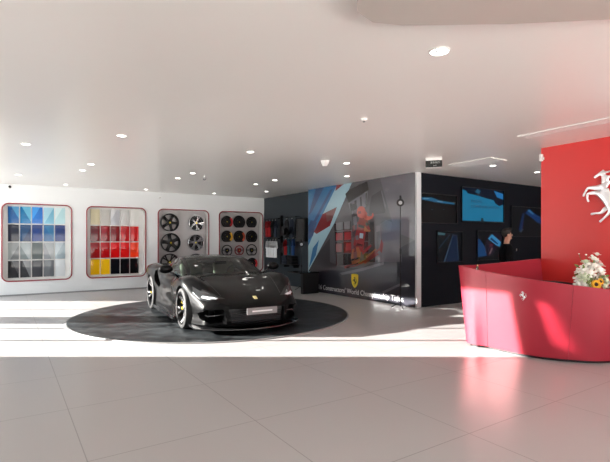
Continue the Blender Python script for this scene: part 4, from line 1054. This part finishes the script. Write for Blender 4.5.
# ================================================================ PERSON
M_skin = mat('skin', (.42, .22, .15), .5); M_suit = mat('suit_black', (.004, .004, .005), .85, spec=.1); M_hair = mat('hair_dark', (.012, .009, .008), .6)
pr = thing('person', 'standing person in black suit with white badge, facing right behind the reception desk', 'person', (8.87, 5.64, 0), math.radians(52))
V = {'pel': (0, 0, .95, .13), 'sp': (0, .012, 1.14, .12), 'ch': (0, .0, 1.34, .145), 'nb': (0, .012, 1.475, .07), 'nk': (0, .004, 1.54, .056), 'jaw': (0, -.022, 1.60, .066), 'hd': (0, -.006, 1.685, .088), 'top': (0, .008, 1.75, .062)}
E_ = ['pel sp', 'sp ch', 'ch nb', 'nb nk', 'nk jaw', 'jaw hd', 'hd top']
for n_, s_ in (('l', 1), ('r', -1)):
    V.update({'sh' + n_: (s_ * .165, .01, 1.42, .065), 'el' + n_: (s_ * .235, .05, 1.15, .046), 'wr' + n_: (s_ * .225, -.09, .94, .027), 'pa' + n_: (s_ * .222, -.125, .885, .032),
              'hp' + n_: (s_ * .095, 0, .88, .10), 'kn' + n_: (s_ * .105, -.012, .50, .062), 'an' + n_: (s_ * .11, .02, .10, .042), 'to' + n_: (s_ * .125, -.14, .045, .036)})
    E_ += ['ch sh' + n_, 'sh%s el%s' % (n_, n_), 'el%s wr%s' % (n_, n_), 'wr%s pa%s' % (n_, n_), 'pel hp' + n_, 'hp%s kn%s' % (n_, n_), 'kn%s an%s' % (n_, n_), 'an%s to%s' % (n_, n_)]
    for k, (dx, L) in enumerate(((-.030, .068), (-.011, .078), (.009, .074), (.027, .060))):
        V['f%d%s' % (k, n_)] = (s_ * (.222 - dx), -.150, .850, .009); V['g%d%s' % (k, n_)] = (s_ * (.222 - dx * 1.1), -.158, .850 - L * .5, .008); V['h%d%s' % (k, n_)] = (s_ * (.218 - dx), -.145, .850 - L, .0065)
        E_ += ['pa%s f%d%s' % (n_, k, n_), 'f%d%s g%d%s' % (k, n_, k, n_), 'g%d%s h%d%s' % (k, n_, k, n_)]
    V['th' + n_] = (s_ * .185, -.135, .885, .011); V['ti' + n_] = (s_ * .175, -.160, .845, .009); E_ += ['pa%s th%s' % (n_, n_), 'th%s ti%s' % (n_, n_)]
def person_skin(keys, edges, add=0.0, scale=1.0, sub=2, root=None):
    ks = list(keys); return skin_mesh([V[k][:3] for k in ks], [tuple(ks.index(q) for q in e.split()) for e in edges], [(V[k][3] * scale + add) for k in ks], sub, ks.index(root or ks[0]))
bm = person_skin(V, E_, root='pel')
# face: nose, brow, lips, ears grown on the head
for v in ball(bm, (0, -.100, 1.655), .014, (.75, 1.2, 1.7), 10, 8): pass
ball(bm, (0, -.088, 1.612), .02, (1.2, .5, .35), 10, 6); ball(bm, (0, -.078, 1.585), .026, (1.1, .7, .7), 10, 6)
for s_ in (-1, 1): ball(bm, (s_ * .086, .008, 1.655), .026, (.3, .7, 1.15), 10, 8)
obj('body', bm, M_skin, pr, smooth=True)
for s_ in (-1, 1):
    bm = bmesh.new(); ball(bm, (s_ * .032, -.083, 1.672), .011, (1.2, .6, .7), 10, 6); obj('eye', bm, M_hair, pr, smooth=True)
jk = ['pel', 'sp', 'ch', 'nb', 'shl', 'ell', 'wrl', 'shr', 'elr', 'wrr', 'hpl', 'hpr']
bm = person_skin(jk, ['pel sp', 'sp ch', 'ch nb', 'ch shl', 'shl ell', 'ell wrl', 'ch shr', 'shr elr', 'elr wrr', 'pel hpl', 'pel hpr'], .014, 1.06, 2, 'pel'); obj('jacket', bm, M_suit, pr, smooth=True)
bm = person_skin(['pel', 'hpl', 'knl', 'anl', 'hpr', 'knr', 'anr'], ['pel hpl', 'hpl knl', 'knl anl', 'pel hpr', 'hpr knr', 'knr anr'], .014, 1.05, 2, 'pel'); obj('trousers', bm, M_suit, pr, smooth=True)
for s_ in (-1, 1):
    bm = bmesh.new(); ball(bm, (s_ * .118, -.06, .05), .06, (.8, 2.2, .82), 16, 10); bmesh.ops.bisect_plane(bm, geom=bm.verts[:] + bm.edges[:] + bm.faces[:], plane_co=(0, 0, .002), plane_no=(0, 0, -1), clear_outer=True); obj('shoe', bm, M_blackgloss, pr, smooth=True)
bm = bmesh.new(); ball(bm, (0, .012, 1.705), .101, (.95, 1.05, 1.0), 24, 16)
bmesh.ops.bisect_plane(bm, geom=bm.verts[:] + bm.edges[:] + bm.faces[:], plane_co=(0, -.05, 1.715), plane_no=Vector((0, -.72, -.62)), clear_outer=True)
ball(bm, (0, -.045, 1.785), .05, (1.3, 1.1, .55), 14, 8); obj('hair', bm, M_hair, pr, smooth=True)
bm = bmesh.new(); box(bm, (-.085, -.162, 1.345), (.03, .008, .05), rot=None); obj('badge', bm, M_white, pr)

# ================================================================ PICTURES ON THE DARK WALL
WYD = 7.22
def picture(name, label, cat, corners, polys, glow, frame_m=M_black, text=None, strength=.5):
    """flat lit picture panel; corners = photo positions of two opposite corners, kept as a rectangle on the wall"""
    p0, p1 = meet(1, WYD, *corners[0]), meet(1, WYD, *corners[1])
    x0, x1, z0, z1 = p0.x, p1.x, min(p0.z, p1.z), max(p0.z, p1.z)
    t = thing(name, label, cat, ((x0 + x1) / 2, WYD, z0), 0, 'lit racing pictures on the dark wall'); o = -Vector(((x0 + x1) / 2, WYD, z0))
    Mf = frame(o + Vector((0, WYD, 0)), (1, 0, 0), (0, 0, 1), (0, -1, 0))
    bm = bmesh.new(); ring_prism(bm, [(x0 - .02, z0 - .02), (x1 + .02, z0 - .02), (x1 + .02, z1 + .02), (x0 - .02, z1 + .02)], [(x0, z0), (x1, z0), (x1, z1), (x0, z1)], .001, .03, Mf); obj('frame', bm, frame_m, t)
    ms = []; bm = bmesh.new()
    for k, (pts, c) in enumerate([([(0, 0), (1, 0), (1, 1), (0, 1)], glow)] + polys):
        mname = 'glow_%d_%d_%d_%g' % (*c, strength)
        m_ = mat(mname, (.003, .003, .003), .3, spec=.12, emit=srgb(*c), es=strength)
        if m_ not in ms: ms.append(m_)
        prism(bm, [(x0 + u * (x1 - x0), z0 + v * (z1 - z0)) for u, v in pts], .002 + .0008 * k, .0027 + .0008 * k, Mf, ms.index(m_))
    ob = obj('screen_image', bm, ms, t)
    if text:
        for s_, u, v, wd in text:
            b = text_bm(s_, .1, .0005); xs = [q.co.x for q in b.verts]; zs = [q.co.y for q in b.verts]; kx = wd * (x1 - x0) / (max(xs) - min(xs)); kz = .085 * (z1 - z0) / (max(zs) - min(zs))
            bmesh.ops.scale(b, vec=(kx, kz, 1), verts=b.verts); bmesh.ops.transform(b, matrix=Mf @ Matrix.Translation((x0 + u * (x1 - x0), z0 + v * (z1 - z0), .016)), verts=b.verts)
            obj('lettering', b, mat('ink_navy', (.004, .02, .05), .5), ob)
    return t
picture('wall_screen', 'large bright blue lit screen with dark lettering on the dark wall', 'screen', ((461.5, 220.5), (503, 191)), [
    ([(0, .93), (.1, .9), (.14, .82), (.38, .78), (.55, .72), (.76, .68), (.8, .58), (.9, .5), (1, .56), (1, 1), (0, 1)], (4, 14, 34)),
    ([(.3, .88), (.4, .84), (.44, .93), (.36, .98)], (30, 90, 120)), ([(.76, .98), (.84, .78), (1, .72), (1, .9)], (30, 110, 170)),
    ([(.44, 0), (.51, 0), (.50, .1), (.45, .1)], (2, 8, 16))], (22, 112, 150), text=[('RACING', .2, .56, .26), ('COMMUNICATION', .2, .40, .66)], strength=.38)
picture('wall_screen', 'dark picture with a strip of small blue lights, left on the dark wall', 'screen', ((420, 222), (456, 196)), [
    ([(.03, .86), (.3, .88), (.5, .80), (.75, .76), (.95, .74), (.95, .68), (.6, .70), (.4, .72), (.2, .76), (.04, .78)], (40, 110, 150)), ([(.08, .80), (.25, .82), (.24, .84), (.1, .84)], (120, 170, 200)), ([(.45, .74), (.62, .74), (.60, .76), (.46, .77)], (110, 160, 190)),
    ([(.30, .44), (.34, .44), (.34, .47), (.3, .47)], (40, 90, 110)), ([(.62, .46), (.66, .46), (.66, .49), (.62, .49)], (40, 90, 110))], (3, 4, 8), strength=.26)
picture('wall_screen', 'dark blue picture of a straight race track, lower left on the dark wall', 'screen', ((437, 262), (461.5, 232)), [
    ([(.35, 0), (.88, 0), (.78, .9), (.66, .9)], (12, 34, 64)), ([(.26, 0), (.32, 0), (.66, .92), (.64, .92)], (60, 84, 110)), ([(.84, .05), (.88, .05), (.80, .9), (.79, .9)], (50, 70, 95)),
    ([(.05, .45), (.09, .45), (.52, .9), (.48, .9)], (40, 70, 90)), ([(.02, .9), (.3, .88), (.32, .95), (.04, .98)], (70, 110, 120))], (4, 8, 16), strength=.26)
picture('wall_screen', 'dark picture of a racing car nose with blue flank beside the person', 'screen', ((477, 260), (502, 231.5)), [
    ([(0, .1), (.42, .14), (.30, .45), (.1, .72), (0, .75)], (24, 70, 120)), ([(.38, .1), (.62, .2), (.9, .55), (1, .8), (.7, .98), (.4, .8), (.3, .5)], (28, 18, 38)), ([(.42, .74), (.58, .9), (.95, .62), (.9, .45), (.76, .5)], (60, 150, 205)),
    ([(.5, .72), (.56, .78), (.84, .56), (.8, .52)], (16, 60, 110)), ([(.44, .18), (.52, .2), (.62, .4), (.56, .42)], (120, 90, 100)), ([(.46, .44), (.6, .48), (.66, .56), (.5, .54)], (90, 30, 50))], (4, 7, 14), strength=.26)
picture('wall_screen', 'dark picture with a blue curved streak, rightmost on the dark wall', 'screen', ((511, 236), (543, 208.5)), [
    ([(.42, .80), (.55, .95), (.72, .80), (1, .62), (1, .40), (.8, .5), (.62, .66), (.5, .74)], (14, 56, 110)), ([(.5, .88), (.56, .93), (.7, .78), (.66, .76)], (60, 120, 170)), ([(.22, .22), (.30, .16), (.34, .28), (.40, .78), (.34, .8), (.28, .5)], (16, 44, 84)), ([(.2, .18), (.3, .12), (.38, .24), (.34, .26), (.29, .17)], (60, 70, 80))], (4, 7, 14), strength=.26)

# ================================================================ CEILING FITTINGS
LM = [(2.97, 2.49, 'largest round ceiling downlight, nearest the camera with two small spots inside', 1.2), (1.44, 7.10, 'round ceiling downlight left of centre, larger than those behind it', 1), (3.59, 7.16, 'round ceiling downlight above the nose of the car', 1),
      (5.73, 7.14, 'round ceiling downlight in front of the mural, beside the white dome', 1), (.28, 8.58, 'round ceiling downlight farthest left in the near row', 1), (6.90, 8.59, 'round ceiling downlight close to the mural top', 1),
      (1.46, 10.11, 'round ceiling downlight above the left edge of the turntable', 1), (3.62, 10.17, 'round ceiling downlight over the back of the car, beside the grey ceiling sensor', 1), (5.81, 10.19, 'round ceiling downlight before the left half of the mural', 1),
      (1.43, 11.10, 'round ceiling downlight just behind the one above the turntable edge', 1), (3.60, 11.20, 'round ceiling downlight behind the car, second from the white wall', 1), (5.78, 11.21, 'round ceiling downlight left of the blue mural corner', 1),
      (.26, 12.70, 'round ceiling downlight far left near the white wall', 1), (6.94, 12.70, 'round ceiling downlight nearest the merchandise wall', 1), (1.41, 14.24, 'round ceiling downlight close to the white wall above the gap of the paint niches', 1),
      (3.59, 14.23, 'round ceiling downlight close to the white wall above the red paint niche', 1), (5.78, 14.20, 'round ceiling downlight close to the white wall above the wheel niche', 1), (8.46, 5.70, 'round ceiling downlight before the dark wall, beside the long air grille', 1), (10.11, 5.69, 'round ceiling downlight just left of the red wall top', 1)]
for x, y, lab, s_ in LM:
    r = .072 * s_
    t = thing('ceiling_downlight', lab, 'ceiling light', (x, y, H), 0, 'recessed ceiling downlights')
    bm = bmesh.new(); lathe(bm, [(r, 0), (r, -.006), (r * .86, -.010), (r * .82, -.002), (r * .82, 0)], 32); bmesh.ops.recalc_face_normals(bm, faces=bm.faces); obj('trim_ring', bm, M_white, t, smooth=True, angle=40)
    bm = bmesh.new(); cyl(bm, (0, 0, -.001), (0, 0, -.004), r * .81, seg=32); obj('lens', bm, M_lamp, t)
    if s_ > 1.1:
        for q in (-1, 1):
            bm = bmesh.new(); cyl(bm, (q * .03, 0, -.0045), (q * .03, 0, -.010), .018, seg=16); obj('spot', bm, M_metal, t)
t = thing('smoke_detector', 'small white square ceiling sensor in the middle of the ceiling', 'ceiling sensor', (3.83, 4.42, H))
bm = bmesh.new(); lathe(bm, [(.001, -.03), (.03, -.03), (.042, -.022), (.045, 0)], 24); obj('cover', bm, M_white, t, smooth=True, angle=40)
bm = bmesh.new(); lathe(bm, [(.001, -.042), (.014, -.042), (.018, -.03)], 16); obj('sensor_head', bm, M_grey, t)
t = thing('ceiling_dome', 'white conical ceiling speaker before the mural top', 'ceiling speaker', (5.23, 7.19, H))
bm = bmesh.new(); lathe(bm, [(.001, -.11), (.045, -.105), (.07, -.05), (.08, 0)], 24); obj('cover', bm, M_white, t, smooth=True, angle=50)
bm = bmesh.new(); lathe(bm, [(.081, -.008), (.095, -.006), (.095, 0)], 24); obj('base_ring', bm, M_white, t)
t = thing('ceiling_sensor', 'small grey ceiling sensor on a stalk over the back of the car', 'ceiling sensor', (3.95, 10.30, H))
bm = bmesh.new(); cyl(bm, (0, 0, 0), (0, 0, -.07), .018); obj('stalk', bm, M_white, t)
bm = bmesh.new(); ball(bm, (0, 0, -.095), .045, (1, 1, .8)); obj('head', bm, M_grey, t, smooth=True)
def grille(x0, x1, y0, y1, lab, n):
    t = thing('air_grille', lab, 'air grille', ((x0 + x1) / 2, (y0 + y1) / 2, H)); w, l = x1 - x0, y1 - y0
    bm = bmesh.new(); ring_prism(bm, [(-w/2, -l/2), (w/2, -l/2), (w/2, l/2), (-w/2, l/2)], [(-w/2 + .03, -l/2 + .03), (w/2 - .03, -l/2 + .03), (w/2 - .03, l/2 - .03), (-w/2 + .03, l/2 - .03)], -.014, -.0005); obj('frame', bm, M_white, t)
    for k in range(n):
        x = -w/2 + .03 + (w - .06) * (k + .5) / n
        bm = bmesh.new(); box(bm, (x, 0, -.009), ((w - .06) / n * .93, l - .06, .006), rot=None); obj('slat', bm, mat('grille_white', (.93, .93, .91), .4), t)
grille(7.58, 8.08, 5.15, 6.12, 'square white ceiling air grille before the dark wall', 6)
grille(6.36, 6.60, .6, 3.88, 'long narrow white ceiling air grille along the red wall', 3)
t = thing('exit_sign', 'small dark exit sign with pale characters hanging from the ceiling', 'sign', (6.74, 5.78, H), math.radians(-52))
bm = bmesh.new(); box(bm, (0, 0, -.115), (.30, .03, .13), bev=.004); sg = obj('sign_box', bm, mat('sign_dark', (.012, .016, .016), .3), t)
bm = bmesh.new(); box(bm, (0, 0, -.025), (.30, .034, .05)); obj('housing', bm, M_white, t)
bm = bmesh.new(); box(bm, (0, .0, -.185), (.31, .034, .008)); obj('lower_rim', bm, M_white, t)
for s_, z, h in (('安全出口', -.105, .042), ('EXIT', -.16, .03)):
    b = text_bm(s_, h, .0004, 'CENTER'); bmesh.ops.transform(b, matrix=frame((.02, -.0158, z), (1, 0, 0), (0, 0, 1), (0, -1, 0)), verts=b.verts); obj('lettering', b, mat('sign_pale', (.55, .6, .58), .4), sg)
t = thing('security_camera', 'small black camera dome under the ceiling on the white wall', 'camera', (.11, YF, 3.02))
bm = bmesh.new(); cyl(bm, (0, 0, 0), (0, -.03, 0), .035); obj('base', bm, M_black, t)
bm = bmesh.new(); ball(bm, (0, -.055, -.01), .035); obj('lens_ball', bm, M_blackgloss, t, smooth=True)
t = thing('corner_speaker', 'small white box speaker at the top left corner of the red wall', 'speaker', (RWX, 4.12, 2.90))
bm = bmesh.new(); box(bm, (-.05, .03, .03), (.05, .05, .12), bev=.01); obj('case', bm, M_white, t, smooth=True, angle=40)
bm = bmesh.new(); box(bm, (-.0135, .02, .02), (.025, .03, .05)); obj('bracket', bm, M_white, t)
t = thing('emergency_light', 'small white fitting on the white wall above the wheel niche', 'wall fitting', (4.2, YF, 2.93))
bm = bmesh.new(); box(bm, (0, -.02, 0), (.05, .04, .06), bev=.008); obj('case', bm, M_white, t)
bm = bmesh.new(); box(bm, (0, -.042, 0), (.03, .004, .02)); obj('lens', bm, M_grey, t)
